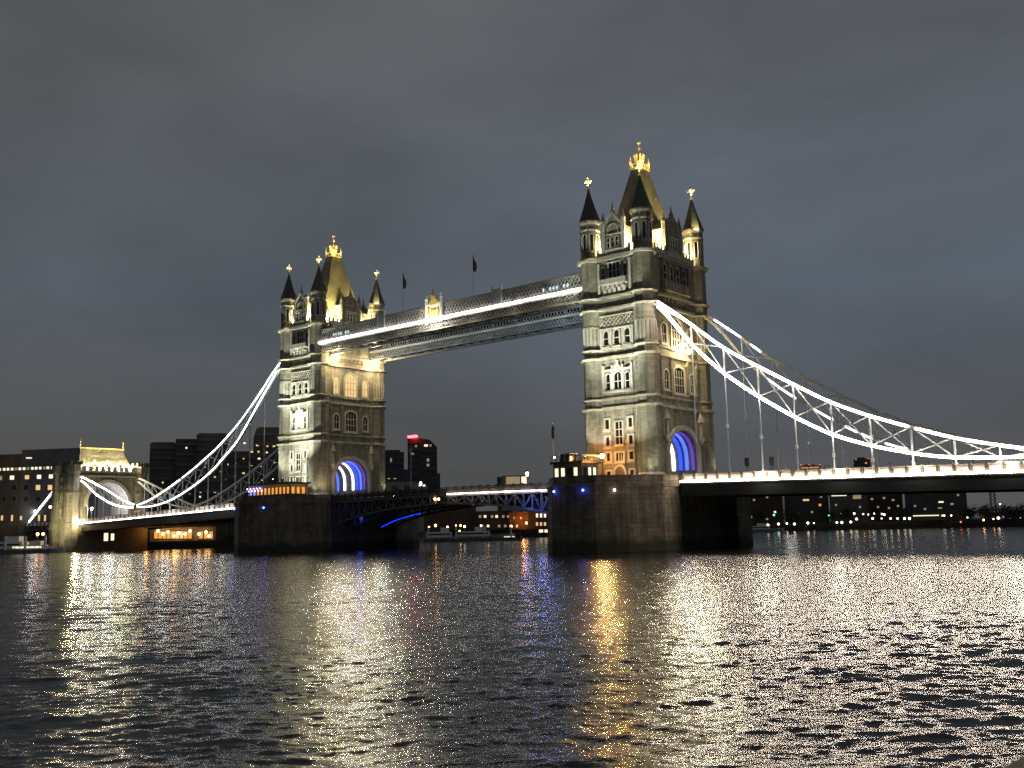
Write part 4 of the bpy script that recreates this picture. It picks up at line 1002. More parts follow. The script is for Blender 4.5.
# ------------------------------------------------------------------ lamps along the road
def street_lamp(x, y, z, label, h=5, mt_='bulbw', e=120, col=(1, .9, .8)):
    t = thing('street_lamp', (x, y, z), label, 'street lamp', 'street lamps along the bridge road')
    MB().lathe(x, y, [(.2, z),(.16, z+.8),(.09, z+1.0),(.06, z+h)], 8).lathe(x, y, [(.2, z+h),(.28, z+h+.15),(.06, z+h+.3)], 8).build('post', 'steel', t)
    MB().lathe(x, y, [(.16, z+h+.3),(.28, z+h+.75),(.2, z+h+.95)], 8).build('lantern', mt_, t)
    MB().lathe(x, y, [(.34, z+h+.95),(.06, z+h+1.3),(.02, z+h+1.6)], 8).build('lantern_cap', 'dark', t)
    if e: lamp(t, (x, y-.6, z+h+.4), e, col, .2)
street_lamp(-173.5, -7.6, 7.6, 'lit lantern beside the lit chain, in front of the abutment arch', 3.2, 'bulbw', 100)
street_lamp(-206.5, -7.6, 7.3, 'lit lantern on the approach road left of the abutment tower', 3.6, 'bulbw', 60)
street_lamp(-49.5, -8.0, 10.4, 'tall pale unlit lamp post on the left-hand lifting leaf', 8.2, 'steel', 0)
street_lamp(-20.5, -8.0, 10.3, 'short lamp post on the right-hand lifting leaf', 2.2, 'bulbs', 0)
street_lamp(-63.0, 8.0, 10.4, 'lit lantern just right of the left-hand tower', 2.6, 'bulbs', 0)
street_lamp(-26.5, 8.0, 10.5, 'lit lantern on the far side of the right-hand lifting leaf', 1.6, 'bulbs', 0)
for x, lab in ((20.6, 'black traffic signal behind the parapet, nearer the right-hand tower'), (24.6, 'black traffic signal behind the parapet, second from the right-hand tower')):
    z = deckz(0, x)-.1
    t = thing('traffic_signal', (x, -6, z), lab, 'traffic signal', 'traffic signals on the right span')
    MB().lathe(x, -6, [(.1, z),(.06, z+2.3)], 6).build('post', 'dark', t); MB().box(x-.3, x+.3, -6.2, -5.9, z+2.2, z+3.5).build('signal_head', 'dark', t)

# ------------------------------------------------------------------ people crossing the right span
def person_mesh():
    J = [(0,0,.93),(0,0,1.15),(0,0,1.38),(0,0,1.47),(0,.01,1.60),(0,.01,1.70), (.10,0,.88),(.11,.06,.48),(.11,-.02,.06),(.11,.12,.03), (-.10,0,.88),(-.11,-.10,.50),(-.11,-.28,.12),(-.11,-.18,.03),
         (.19,0,1.36),(.24,-.06,1.08),(.24,.06,.84), (-.19,0,1.36),(-.24,.08,1.08),(-.23,.18,.86)]
    E = [(0,1),(1,2),(2,3),(3,4),(4,5),(0,6),(6,7),(7,8),(8,9),(0,10),(10,11),(11,12),(12,13),(2,14),(14,15),(15,16),(2,17),(17,18),(18,19)]
    Rr = [.15,.15,.16,.06,.105,.08, .10,.07,.05,.04, .10,.07,.05,.04, .07,.05,.04,.07,.05,.04]
    me = bpy.data.meshes.new('tmp'); me.from_pydata(J, E, []); o = bpy.data.objects.new('tmp', me); COL.objects.link(o)
    md = o.modifiers.new('s', 'SKIN'); 
    for i, v in enumerate(me.skin_vertices[0].data): v.radius = (Rr[i], Rr[i]*.8); v.use_root = (i == 0)
    o.modifiers.new('d', 'SUBSURF').levels = 1
    dg = bpy.context.evaluated_depsgraph_get(); dg.update()
    r = bpy.data.meshes.new_from_object(o.evaluated_get(dg)); bpy.data.objects.remove(o); 
    r.materials.clear(); r.materials.append(M['skin']); r.materials.append(M['cloth'])
    for p in r.polygons: p.material_index = 0 if p.center.z > 1.45 else 1; p.use_smooth = True
    return r
PM = person_mesh()
hairm = MB().lathe(0, .02-.03, [(.02, 1.79),(.09, 1.76),(.125, 1.68),(.12, 1.6),(.1, 1.55)][::-1], 10)
hm = None
labs = ['dark-clothed pedestrian nearest the right-hand tower on the right span', 'dark-clothed pedestrian left of the tall lit hanger', 'dark-clothed pedestrian behind the parapet, first of the pair under the chain', 'dark-clothed pedestrian behind the parapet, second of the pair under the chain',
        'dark-clothed pedestrian walking alone just before the far hangers', 'dark-clothed pedestrian in the middle of the right span', 'dark-clothed pedestrian near the low point of the lit chain', 'rightmost dark-clothed pedestrian on the right span']
for i, x in enumerate((16.0, 30.6, 33.2, 33.9, 37.5, 42.2, 47.4, 53.0)):
    o = bpy.data.objects.new('person', PM); COL.objects.link(o); o.location = (x, -7.6+rnd.random(), deckz(0, x)+.0); o.rotation_euler = (0, 0, rnd.choice((1, -1))*math.pi/2+rnd.uniform(-.3, .3))
    o.scale = (1, 1, rnd.uniform(.95, 1.06)); tag(o, labs[i], 'person', 'people crossing the right span')
    if hm is None: ORG[o.name] = Vector((0,0,0)); h = hairm.build('hair', 'hair', o); hm = h.data
    else: h = bpy.data.objects.new('hair', hm); COL.objects.link(h); h.parent = o

# ------------------------------------------------------------------ city behind: solids placed along bearings from the survey point
def ray(x, y): return fw+r2*((x-512)/FPX)-u2*((y-384)/FPX)
def bear(x, dist):
    d = ray(x, 525); h = math.hypot(d.x, d.y); return Vector((CP[0]+d.x/h*dist, CP[1]+d.y/h*dist, 0))
def height(x, y, dist):
    d = ray(x, y); h = math.hypot(d.x, d.y); return CP[2]+d.z/h*dist
class Bld:
    def __init__(s, name, label, cat, xa, xb, dist, depth=18, group=None, d2=None):
        s.a = bear(xa, dist); s.b = bear(xb, d2 or dist); s.dist = dist; s.t = thing(name, (tuple((s.a+s.b)/2)[0], tuple((s.a+s.b)/2)[1], 3.2), label, cat, group)
        u = (s.b-s.a).normalized(); s.n = Vector((u.y, -u.x, 0)); s.depth = depth; s.u = u
        if s.n.dot(Vector(CP)-s.a) < 0: s.n = -s.n
        s.wb = {}
    def uz(s, x, y):
        d = ray(x, y); k = (s.a-Vector(CP)).dot(s.n)/d.dot(s.n); p = Vector(CP)+d*k; return (p-s.a).dot(s.u), p.z
    def block(s, xa, xb, ytop, mt_, name='wall', z0=3.2, back=0, slope=None, front=0):
        ua, za = s.uz(xa, ytop); ub, zb_ = s.uz(xb, ytop if slope is None else slope); zt = (za+zb_)/2
        if slope is None: za = zb_ = zt
        P = lambda u, d, z: tuple(s.a+s.u*u+s.n*(d)+Vector((0, 0, z)))
        mb = MB(); mb.add([P(ua, front-back, z0),P(ub, front-back, z0),P(ub, -s.depth, z0),P(ua, -s.depth, z0),P(ua, front-back, za),P(ub, front-back, zb_),P(ub, -s.depth, zb_),P(ua, -s.depth, za)],
                      [(0,3,2,1),(4,5,6,7),(0,1,5,4),(1,2,6,5),(2,3,7,6),(3,0,4,7)])
        return mb.build(name, mt_, s.t)
    def bands(s, xa, xb, ytop, front=0, step=3.3, mt_='concrete', n=14):
        ua, za = s.uz(xa, ytop); ub, zb_ = s.uz(xb, ytop); zt = (za+zb_)/2; P = lambda u, d, z: tuple(s.a+s.u*u+s.n*d+Vector((0, 0, z)))
        mb = MB(); z = zt-1.6; k = 0
        while z > 5 and k < n:
            mb = MB()
            mb.add([P(u, d, zz) for d in (front+.01, front+.55) for u, zz in ((ua,z),(ub,z),(ub,z+.75),(ua,z+.75))], [(0,1,2,3),(7,6,5,4),(0,4,5,1),(1,5,6,2),(2,6,7,3),(3,7,4,0)]); z -= step; k += 1; mb.build('floor_band', mt_, s.t)

    def win(s, x, y, w, h, mt_, name='window', front=0):
        u0, z0 = s.uz(x-w/2, y+h/2); u1, z1 = s.uz(x+w/2, y-h/2)
        P = lambda u, d, z: tuple(s.a+s.u*u+s.n*d+Vector((0, 0, z)))
        fr = MB(); 
        for (a0, a1, b0, b1) in ((u0-.15,u1+.15,z0-.15,z0),(u0-.15,u1+.15,z1,z1+.15),(u0-.15,u0,z0,z1),(u1,u1+.15,z0,z1)):
            fr.add([P(u, d+front, z) for d in (.02, .2) for u, z in ((a0,b0),(a1,b0),(a1,b1),(a0,b1))], [(0,1,2,3),(7,6,5,4),(0,4,5,1),(1,5,6,2),(2,6,7,3),(3,7,4,0)])
        fo = fr.build(name, 'concrete', s.t)
        MB().add([P(u, d+front, z) for d in (.02, .1) for u, z in ((u0,z0),(u1,z0),(u1,z1),(u0,z1))], [(0,1,2,3),(7,6,5,4),(0,4,5,1),(1,5,6,2),(2,6,7,3),(3,7,4,0)]).build('pane', mt_, fo)
# 1 warehouse on the left edge
w = Bld('warehouse', 'long dark brick riverside block with rows of lit windows at the left edge', 'building', -60, 100, 330, 25)
w.block(-60, 22, 456, 'brick', slope=454); w.block(22, 100, 450, 'concrete2', slope=447)
for x in range(-4, 58, 4): w.win(x+rnd.uniform(-.4, .4), 469.5-x*.035, 2.6, 2.6, 'winw' if rnd.random() < .8 else 'wing')
for x, c in ((0,'wing'),(12,'winw'),(27,'winy'),(39,'winw'),(51,'winw')): w.win(x, 478-x*.03, 4.4, 4, c)
for x, c in ((38,'winy'),(50,'winy'),(14,'glass'),(26,'glass')): w.win(x, 487.5, 4.6, 5, c)
for x in (4, 14, 26, 38, 50): w.win(x, 499, 4, 5, 'glass')
w.win(29, 458, 6, 1.2, 'winw')
for x, h in ((2, 5), (12, 6), (21, 4), (39, 6), (45, 6), (52, 5)): w.win(x, 518, 2.2, h, 'winy')
# 2 hotel of stepped concrete blocks
h = Bld('hotel', 'dark stepped concrete hotel with scattered yellow windows behind the left chain', 'building', 146, 300, 345, 30)
h.block(150, 176, 443, 'concrete2'); h.block(176, 197, 439.5, 'concrete2', front=2); h.block(197, 228, 435.5, 'concrete2', front=4); h.block(228, 256, 452, 'concrete2', front=3.5); h.block(256, 292, 430, 'concrete2', front=5)
for i, (x0_, x1_, yt, fr) in enumerate(((152,174,441.8,0),(199,226,434,4),(258,290,428.3,5))): h.block(x0_, x1_, yt, 'concrete', 'roof', back=1.2, front=fr)
for xa_, xb_, yt_, fr_ in ((150.5,175.5,444,0),(176.5,196.5,441,2),(198,227.5,437,4),(229,255.5,454,3.5),(256.5,291,432,5)): h.bands(xa_, xb_, yt_, fr_)
for i in range(46):
    x_ = rnd.uniform(152, 288); fr_ = 0 if x_ < 175 else 2 if x_ < 196 else 4 if x_ < 227 else 3.5 if x_ < 255 else 5
    if all(abs(x_-e) > 2.5 for e in (176, 197, 228, 256)): h.win(x_, rnd.choice(range(458, 508, 6))+rnd.uniform(-.5, .5), 2.0, 1.5, 'glass' if i % 5 else 'wing', front=fr_)
for (zx, zy) in ((585,328),(650,340),(733,345),(622,372),(655,373),(697,377),(735,380),(658,408),(695,412),(620,445),(665,446),(735,430),(700,345)):
    h.win(130+zx*.1954, 380+zy*.1954, rnd.choice((1.8, 2.6)), 1.7, 'winy' if rnd.random() < .75 else 'winw', front=3.5 if zx < 640 else 5)
for (zx, zy) in ((500,436),(465,470),(490,515),(435,500),(580,405),(580,480),(540,550),(435,575),(455,585)):
    h.win(130+zx*.1954, 380+zy*.1954, rnd.choice((1.8, 2.6)), 1.7, 'winy', front=4 if zx < 500 else 3.5)
for (zx, zy, c) in ((362,575,'winw'),(360,600,'winw'),(168,525,'winy'),(290,350,'winw'),(385,450,'wing'),(240,470,'glass'),(300,500,'wing')):
    h.win(130+zx*.1954, 380+zy*.1954, 1.8, 1.8, c, front=0 if zx < 235 else (2 if zx < 340 else 4))
# 3 riverside restaurant glowing orange under the left deck
q = Bld('restaurant', 'low riverside restaurant glowing orange under the left deck', 'building', 146, 226, 305, 8)
q.block(150, 216, 527, 'brown', z0=2.2)
for x in np.linspace(156, 190, 9): q.win(float(x), 535, 3.6, 7, rnd.choice(('winy','wino','wino')))
for x in (201, 206, 211): q.win(x, 535, 3.6, 7, 'wino')
lm = MB()
for x, y in ((158,531),(163,534),(168,532),(174,536),(179,533),(185,534),(190,531),(199,534),(206,532),(209,536)): 
    u, z = q.uz(x, y); lm.ball(tuple(q.a+q.u*u+q.n*1.2+Vector((0,0,z))), .38, 6, 5)
lm.build('terrace_lamps', mat('terrace_lamp_glass', (1, .7, .4), .4, emis=(1, .62, .25), es=14), q.t)
p0 = q.a+q.u*8+q.n*3; lamp(q.t, (p0.x, p0.y, 4.5), 260, (1, .5, .12), .5)
q.block(152, 168, 526, 'winw', 'lit_sign', z0=height(160, 528.5, 305), front=.5); 
# under the abutment
k = Bld('riverside_cafe', 'dark brick cafe with one bright window under the left deck end', 'building', 76, 148, 300, 6)
k.block(78, 148, 527, 'brown', z0=0); k.win(106, 537, 4.5, 8, 'winw'); k.win(112.5, 537, 3.5, 7, 'winw')
p0 = k.a+k.u*18+k.n*3; lamp(k.t, (p0.x, p0.y, 5), 260, (1, .45, .1), .4)
# 4 blocks between left tower and centre
c1 = Bld('office_block', 'dark low block just right of the left-hand tower', 'building', 380, 412, 520, 20); c1.block(380, 404, 452, 'concrete2'); c1.block(384, 400, 449.5, 'concrete2', 'roof', back=3); c1.win(391, 460, 1.6, 4, 'wing'); c1.block(380, 412, 470, 'concrete2', front=4); 
for x in (384, 389, 395): c1.win(x, 479, 2.5, 1.2, 'wing', front=4)
c2 = Bld('tower_block', 'round-shouldered dark tower block with a red light on its roof', 'building', 404, 444, 560, 22)
c2.block(407.5, 420, 438, 'concrete2', slope=438); c2.block(420, 430, 438, 'concrete2', slope=440); c2.block(430, 437, 440, 'concrete2', slope=447); c2.bands(408, 419.5, 441, 0); c2.bands(420.5, 436.5, 449, 0); c1.bands(380.5, 403.5, 455, 0); c2.block(406, 440, 474, 'concrete2', 'podium', front=4)
u, z = c2.uz(413, 437); rp_ = c2.a+c2.u*u+Vector((0,0,z)); MB().box(rp_.x-3.2, rp_.x+2.6, rp_.y-1, rp_.y+1, z-.3, z+.8).build('red_roof_lamp', 'bulbr', c2.t)
for x, y, w_, h_ in ((416,446,2,2.2),(426,445.5,3.6,2.2),(430.5,445.5,2,2),(412.5,454.5,3,3),(428,460,2.4,3),(428,465,2.6,2.6)): c2.win(x, y, w_, h_, 'winw' if w_ > 3 else 'wing')
for x in range(410, 437, 5):
    for y in (452, 470): c2.win(x, y, 2.2, 2, 'glass')
c3 = Bld('glass_pavilion', 'low pale glass-roofed pavilion behind the left-hand lifting leaf', 'building', 398, 470, 470, 12)
c3.block(384, 416, 482, 'pale'); c3.block(416, 428, 481.5, 'pale', 'canopy', slope=486); c3.block(428, 470, 488.5, 'concrete'); 
for x in (420, 424): c3.win(x, 485.5, 2.6, 2, 'winw')
for x in (444, 449, 454): c3.win(x, 489.8, 3, 1.2, 'winw')
c4 = Bld('white_block', 'small square pale building with a lit right end beyond the right-hand leaf', 'building', 496, 530, 640, 15)
c4.block(501.5, 527, 475.5, 'pale'); c4.block(497, 501.5, 477, 'concrete2'); c4.win(524, 480.5, 5, 8, 'winw'); c4.win(513, 480.5, 14, 8, 'wing')
lq = [(445,'dark quayside block under the left-hand leaf'), (0, '')]
c5 = Bld('dockside_terrace', 'low dark dockside terrace with lit windows seen under the lifting leaves', 'building', 424, 512, 400, 12); c5.block(424, 450, 512, 'brick'); c5.block(450, 476, 507, 'brick'); c5.block(476, 512, 511, 'brick', front=2)
for x in (480, 485, 492, 496.5, 503, 508): c5.win(x, 516.5, 2.4, 2.6, 'winw' if x in (485, 496.5) else 'wing', front=2)
for x in (482, 488, 499, 505): c5.win(x, 526, 2.4, 2.6, 'wing' if x != 488 else 'winy', front=2)
for x in (430, 442, 456, 466): c5.win(x, 521, 2, 2.4, 'glass')
c6 = Bld('brick_warehouse', 'warm-lit brick warehouse seen just left of the right-hand pier', 'building', 508, 560, 395, 14)
c6.block(509, 528, 512, mat('red_brick', (.34, .13, .06), .9, noise=(.4, .6, 1.2), bricks=(.6, .3, .03)), slope=512); c6.block(528, 560, 508, 'brick', front=1)
for x in (537, 541, 545, 549):
    c6.win(x, 515.5, 2.0, 4, 'winw', front=1); c6.win(x, 524, 2.0, 3.4, 'winy', front=1)
c6.win(541, 531, 4, 3, 'winw', front=1); c6.win(546, 531, 3, 3, 'winw', front=1); c6.win(514, 518, 1.8, 2.4, 'wing'); c6.win(521, 518, 1.8, 2.4, 'wino'); c6.win(517, 526, 2, 3, 'winy')
p0 = c6.a+c6.u*6+c6.n*4; lamp(c6.t, (p0.x, p0.y, 7), 600, (1, .4, .1), .5)
# 5 skyline under the right span
def generic(name, label, xa, xb, yt, dist, mt_, wins, depth=18):
    b_ = Bld(name, label, 'building', xa, xb, dist, depth, 'far bank buildings'); b_.block(xa, xb, yt, mt_)
    b_.block(xa+(xb-xa)*.2, xb-(xb-xa)*.3, yt-1.8, 'concrete2', 'roof_plant', back=3)
    for x, y, w_, h_, c in wins: b_.win(x, y, w_, h_, c)
    return b_
generic('apartment_block', 'dark far-bank block immediately right of the right-hand pier', 745, 782, 492, 500, 'brick', [(754,500,2,2,'wing'),(767,497,2,2.4,'wing'),(758,511,2,2,'glass'),(775,512,2,2,'winw'),(767,519,2,2,'wing'),(751,517,2,2,'wing')])
generic('apartment_block', 'dark far-bank block with orange windows, second right of the pier', 784, 828, 494, 520, 'concrete2', [(806,500,6,2,'winy'),(820,505,2.4,2.4,'wino'),(797,505,2,2,'glass'),(812,512,2,2,'wing'),(798,514,2,2,'wing'),(821,497,2,1.6,'wing')])
generic('office_block', 'far-bank office with one wide bright top floor', 829, 866, 493, 510, 'concrete', [(839,494.8,15,3,'winw'),(857,497,8,4,'wing'),(836,505,2,2,'wing'),(848,506,2,2,'glass'),(860,507,2,2,'wing'),(842,514,3,1.6,'winw')])
generic('apartment_block', 'far-bank block with a row of dim windows, right of the bright office', 868, 902, 492, 530, 'brick', [(872,499,2.4,2,'wing'),(884,498,2.4,2,'wing'),(893,500,2.4,2,'wing'),(878,507,2,2,'wing'),(889,508,2,2,'wing'),(898,506,2,2,'wing'),(882,514,2,2,'winw')])
generic('apartment_block', 'stepped far-bank block with white top windows, left of the crane', 904, 966, 490, 520, 'concrete2', [(909,493,3,1.5,'winw'),(928,493,3,1.5,'wing'),(941,502,5,1.6,'winw'),(940,508,4,1.6,'wing'),(952,504,3,2,'wing'),(915,506,2,2,'wing'),(925,509,2,2,'wing'),(958,495,2,2,'wing')])
generic('riverside_shed', 'long low white-lit shed at the far waterside', 908, 944, 513, 470, 'concrete', [(926,515.6,26,1.6,'winw'),(947-4,515.6,3,1.8,'winw')], 8)
generic('apartment_block', 'low far-bank block at the right edge of the picture', 985, 1060, 512, 520, 'concrete2', [(1003,505+12,3,2,'winw'),(1010,519,2,1.4,'wing'),(1020,518,2,1.4,'winw'),(992,518,2,2,'wing')])
b6 = generic('roof_lit_block', 'distant flat block with an orange lit roof edge above the right span', 800, 821, 466, 900, 'brown', [(810,465.6+2,18,1.6,'wino')], 20)
for x in (801, 809, 820): b6.win(x, 464.6, 1.2, 1.2, 'wino', 'roof_light')
b7 = generic('dark_tower_block', 'distant dark block with red roof lights above the right span', 853.5, 870, 459, 900, 'concrete2', [(866,463,2,1.4,'wino'),(858,468,2,1.4,'wing')], 20)
b7.win(856, 459.4, 1.2, .9, 'wino', 'roof_light'); b7.win(868.5, 458.6, 1.2, .9, 'wino', 'roof_light')
# lit dome
dp = bear(789, 820); zt_ = height(789, 467.5, 820); zb0 = height(789, 474, 820)
t = thing('domed_building', (dp.x, dp.y, 3.2), 'small floodlit white dome above the right span', 'building')
MB().lathe(dp.x, dp.y, [(6.0, 3.2),(6.0, zb0),(5.5, zb0+1),(4.6, zb0+3),(2.6, zt_-.8),(.3, zt_),(.15, zt_+2)], 12, 0).build('dome', mat('dome_white', (.7, .7, .66), .7, emis=None), t, smooth=False)
lamp(t, (dp.x+8, dp.y-14, zb0+1), 3000, (1, .95, .8), 4)
# crane by the far bank
cpz = bear(995, 480)
t = thing('crane', (cpz.x, cpz.y, 3.2), 'slender dark dockside crane at the far right bank', 'crane')
cm = MB(); zt_ = height(995, 491, 480)
for sx in (-1, 1):
    for sy in (-1, 1): cm.bar((cpz.x+sx, cpz.y+sy, 3.2), (cpz.x+sx*.8, cpz.y+sy*.8, zt_), .2)
n = 8
for i in range(n):
    za, zb_ = 3.2+(zt_-3.2)*i/n, 3.2+(zt_-3.2)*(i+1)/n
    for s in (-1, 1): cm.bar((cpz.x-1, cpz.y+s, za), (cpz.x+1, cpz.y+s, zb_), .14); cm.bar((cpz.x+s, cpz.y-1, za), (cpz.x+s, cpz.y+1, zb_), .14)
cm.build('mast', 'dark', t); MB().bar((cpz.x-5, cpz.y, zt_), (cpz.x+7, cpz.y+2, zt_+1.5), .7, .8).build('jib', 'dark', t)
# quay lamps: one thing each
def quay_lamp(x, y, dist, mt_, label, r=.55):
    p = bear(x, dist); z = height(x, y, dist); r *= rnd.uniform(.45, .95)
    t = thing('quay_lamp', (p.x, p.y, 2), label, 'street lamp', 'lamps along the far banks')
    MB().lathe(p.x, p.y, [(.15, 2),(.08, z)], 6).build('post', 'dark', t); MB().ball((p.x, p.y, z), r, 8, 6).build('globe', mt_, t)
M['ql'] = mat('quay_lamp_glass', (1, 1, 1), .4, emis=(1, .86, .62), es=6); M['qo'] = mat('orange_quay_lamp_glass', (1, .7, .4), .4, emis=(1, .5, .15), es=12); M['qr'] = mat('red_quay_lamp_glass', (1, .1, .1), .4, emis=(1, .08, .04), es=9)
M['qg'] = mat('green_quay_lamp_glass', (.1, 1, .5), .4, emis=(.1, .9, .5), es=3)
Q = [(768,525,'ql'),(778.5,524,'ql'),(787,523.5,'ql'),(794.5,524,'ql'),(808,523,'ql'),(814,523,'ql'),(837,522.5,'ql'),(842,522.5,'ql'),(851,522,'ql'),
     (855,513.5,'ql'),(864,514,'qo'),(869,514.5,'ql'),(875,513.5,'ql'),(885,514.5,'ql'),(857,519,'ql'),(873,518.5,'ql'),(882,518.5,'ql'),(891,518.5,'ql'),(898,518.5,'ql'),(905,518.5,'ql'),(910,518.5,'ql'),
     (961,522,'qr'),(968,517.5,'ql'),(984,520,'qo'),(994,519,'qo'),(999,518,'ql'),(1002,504,'ql'),(774.5,515,'qg'),(829.5,515.5,'qg'),(952,515.5,'ql'),(945,515.5,'ql')]
nm_ = {'ql': 'white', 'qo': 'orange', 'qr': 'red', 'qg': 'green'}
order = ['first','second','third','fourth','fifth','sixth','seventh','eighth','ninth','tenth','eleventh','twelfth','thirteenth','fourteenth','fifteenth','sixteenth','seventeenth','eighteenth','nineteenth','twentieth','twenty-first','twenty-second','twenty-third','twenty-fourth','twenty-fifth','twenty-sixth','twenty-seventh']
cnt = {}
for x, y, c in sorted(Q):
    cnt[c] = cnt.get(c, 0)+1
    quay_lamp(x, y, 455, c, 'small %s quay lamp, %s of its colour counted rightwards from the right-hand pier' % (nm_[c], order[cnt[c]-1]))
Q2 = [(435.5,525.5,'qo'),(447.5,527,'ql'),(456,525.5,'qo'),(460.5,525.5,'qo'),(464.5,526.5,'ql'),(481,525.7,'ql'),(488,526,'qo'),(511,526.5,'ql'),(526.5,523,'qo'),(429,527,'qo'),(459.5,531,'qo')]
cnt = {}
for x, y, c in sorted(Q2):
    cnt[c] = cnt.get(c, 0)+1
    quay_lamp(x, y, 385, c, 'small %s quay lamp under the lifting leaves, %s of its colour from the left' % (nm_[c], order[cnt[c]-1]), .5 if x != 511 else .75)
for x, y, c, lab in ((38,534,'qo','small orange lamp on the pontoon left of the abutment tower'), (43.5,534,'qo','second small orange lamp on the pontoon left of the abutment tower'), (49.5,507,'ql','small white lamp by the foot of the tie chain')):
    quay_lamp(x, y, 300, c, lab, .4)

# ------------------------------------------------------------------ trees on the far banks
def tree(x, dist, ytop, w, label, seed, nl=900):
    rg = random.Random(seed); p = bear(x, dist); zt_ = height(x, ytop, dist); z0 = 3.2; H = zt_-z0
    t = thing('tree', (p.x, p.y, z0), label, 'tree', 'trees on the far banks')
    tr = MB().tube([(p.x, p.y, z0), (p.x+.1, p.y, z0+H*.3), (p.x, p.y+.2, z0+H*.6)], [.35, .26, .15], 7)
    blobs = []
    for i in range(9):
        a = rg.uniform(0, 6.28); rr = w*rg.uniform(.15, .62); c = (p.x+rr*math.cos(a), p.y+rr*math.sin(a), z0+H*rg.uniform(.42, .84)); blobs.append((c, w*rg.uniform(.28, .45)))
        tr.tube([(p.x, p.y, z0+H*rg.uniform(.25, .45)), c], [.14, .04], 5)
    blobs.append(((p.x, p.y, zt_-w*.35), w*.35))
    tr.build('trunk', 'bark', t)
    lf = MB()
    for i in range(nl):
        c, r = rg.choice(blobs); d = Vector((rg.gauss(0, 1), rg.gauss(0, 1), rg.gauss(0, .8))).normalized()*r*rg.uniform(.4, 1.08)
        q_ = Vector(c)+d; s = rg.uniform(.25, .5); a = Vector((rg.gauss(0, 1), rg.gauss(0, 1), rg.gauss(0, 1))).normalized(); b_ = a.orthogonal().normalized()*s; c_ = a.cross(b_).normalized()*s
        lf.add([q_-b_, q_+c_*.6, q_+b_, q_-c_*.6], [(0,1,2,3)])
    lf.build('crown', 'leaf', t)
tl = ['beside the right-hand pier', 'below the orange-windowed block', 'between the two rows of quay lamps', 'in front of the bright office', 'left of the long lit shed', 'at the crane', 'just right of the crane', 'near the right edge of the picture', 'at the right edge of the picture']
for i, (x, yt, w_) in enumerate(((763,509,5),(789,510,6),(826,508,6),(848,508,6),(903,508,6),(972,509,5),(985,507,6),(1003,508,7),(1020,506,8))):
    tree(x, 468, yt, w_, 'dark bushy tree on the far bank, '+tl[i], 20+i, 800)
tree(60, 312, 522, 4, 'small dark tree on the bank left of the abutment tower', 41, 600); tree(162, 322, 498, 6, 'dark tree in front of the hotel, nearest the abutment tower', 42); tree(184, 322, 500, 6, 'dark tree in front of the hotel, middle of the three', 43); tree(212, 326, 497, 6.5, 'dark tree in front of the hotel, rightmost of the three', 44)
tree(395, 440, 484, 5, 'dark tree right of the left-hand tower foot, first of two', 45); tree(408, 440, 484, 5, 'dark tree right of the left-hand tower foot, second of two', 46)

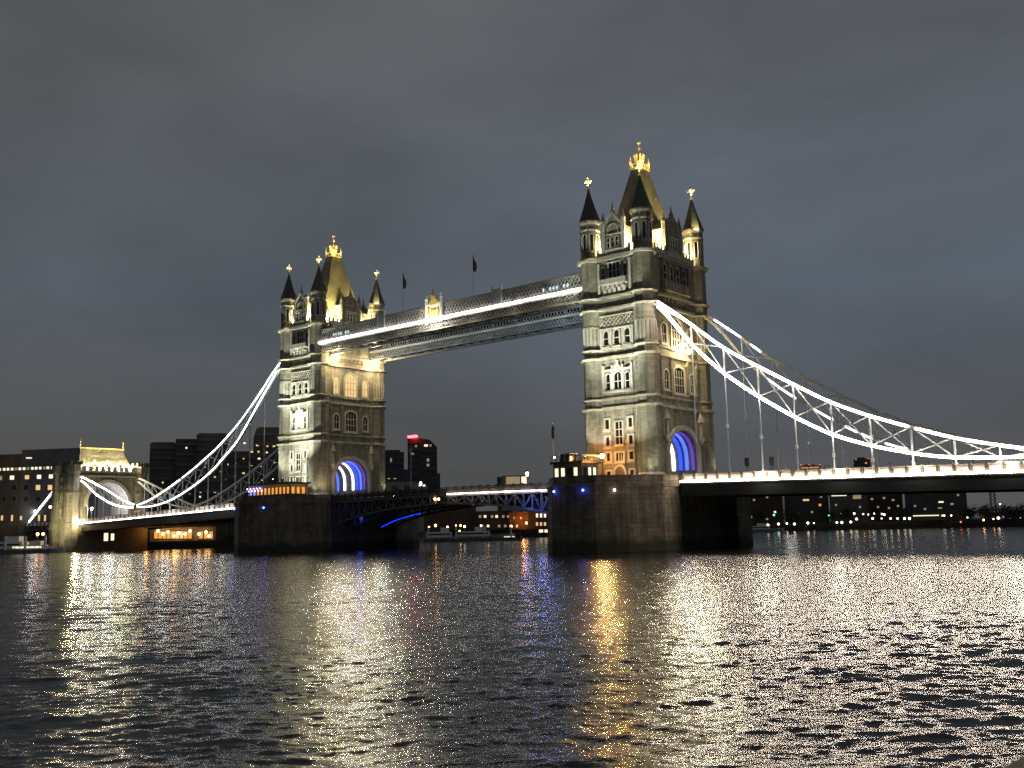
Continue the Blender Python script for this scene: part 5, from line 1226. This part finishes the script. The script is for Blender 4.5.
# ------------------------------------------------------------------ boats and pontoons
def boat(x, dist, L, label, yaw=0, lit=True, h=1.0):
    p = bear(x, dist); t = thing('moored_boat', (p.x, p.y, 0), label, 'boat', 'boats moored at the banks')
    hu = MB(); sec = []
    for k, wv in ((-.5,.75),(-.3,1),(0,1),(.3,.85),(.45,.4),(.5,.05)):
        hw = wv*L*.13; X = p.x+k*L*math.cos(yaw); Y = p.y+k*L*math.sin(yaw); sx, sy = -math.sin(yaw), math.cos(yaw)
        sec.append([(X-sx*hw*.6, Y-sy*hw*.6, -.3),(X+sx*hw*.6, Y+sy*hw*.6, -.3),(X+sx*hw, Y+sy*hw, 1.3*h+max(0, k)*.8),(X-sx*hw, Y-sy*hw, 1.3*h+max(0, k)*.8)])
    vs = [v for s_ in sec for v in s_]; n = len(sec)
    hu.add(vs, [(0,1,2,3)]+[(i*4+j, i*4+(j+1)%4, i*4+4+(j+1)%4, i*4+4+j) for i in range(n-1) for j in range(4)]+[tuple(range(4*n-4, 4*n))[::-1]]); hu.build('hull', 'boat', t)
    def blk(name, k0, k1, z0, z1, wv, mt_):
        c_, s_ = math.cos(yaw), math.sin(yaw); hw = wv*L*.13; P = [(p.x+k*L*c_-q_*hw*s_, p.y+k*L*s_+q_*hw*c_) for k, q_ in ((k0,-1),(k1,-1),(k1,1),(k0,1))]
        MB().prism(P, z0, z1, .97, (p.x+(k0+k1)/2*L*c_, p.y+(k0+k1)/2*L*s_)).build(name, mt_, t)
    blk('deckhouse', -.35, .18, 1.3*h, 3.0*h, .72, 'white'); blk('cabin_windows', -.33, .15, 1.9*h, 2.5*h, .735, 'winw' if lit else 'glass'); blk('wheelhouse', -.05, .12, 3.0*h, 4.4*h, .5, 'white')
    MB().lathe(p.x, p.y, [(.08, 3*h),(.04, 7*h)], 6).build('mast', 'dark', t)
boat(12, 300, 22, 'dark moored river boat at the left edge below the warehouse', .7, False); boat(36, 296, 16, 'small moored boat with a lit deck left of the abutment tower', .7, True, .7)
boat(443, 335, 16, 'white moored launch under the left-hand lifting leaf', .8, False); boat(478, 345, 22, 'larger moored launch under the middle of the bridge opening', .8, False); boat(760, 440, 20, 'pale moored boat right of the right-hand pier', .7, False, .8); boat(511, 320, 7, 'tiny launch with a white light on the open water', .8, True, .5)
def pontoon(xa, xb, dist, label):
    a, b_ = bear(xa, dist), bear(xb, dist); t = thing('pontoon', tuple((a+b_)/2), label, 'pontoon')
    MB().bar((a.x, a.y, .4), (b_.x, b_.y, .4), 4, 1.2).build('float', 'concrete2', t); m_ = MB()
    n = 14
    for k in range(n+1):
        q_ = a.lerp(b_, k/n); m_.lathe(q_.x, q_.y, [(.06, 1.0),(.05, 2.1)], 5)
        if k % 4 == 0: m_.lathe(q_.x+1, q_.y+1, [(.3, -1),(.3, 4.5)], 8)
    m_.bar((a.x, a.y, 2.1), (b_.x, b_.y, 2.1), .08); m_.build('railing', 'steel', t)
pontoon(424, 520, 318, 'low floating pontoon with railings under the bridge opening'); pontoon(-20, 50, 292, 'low floating pontoon at the left edge')
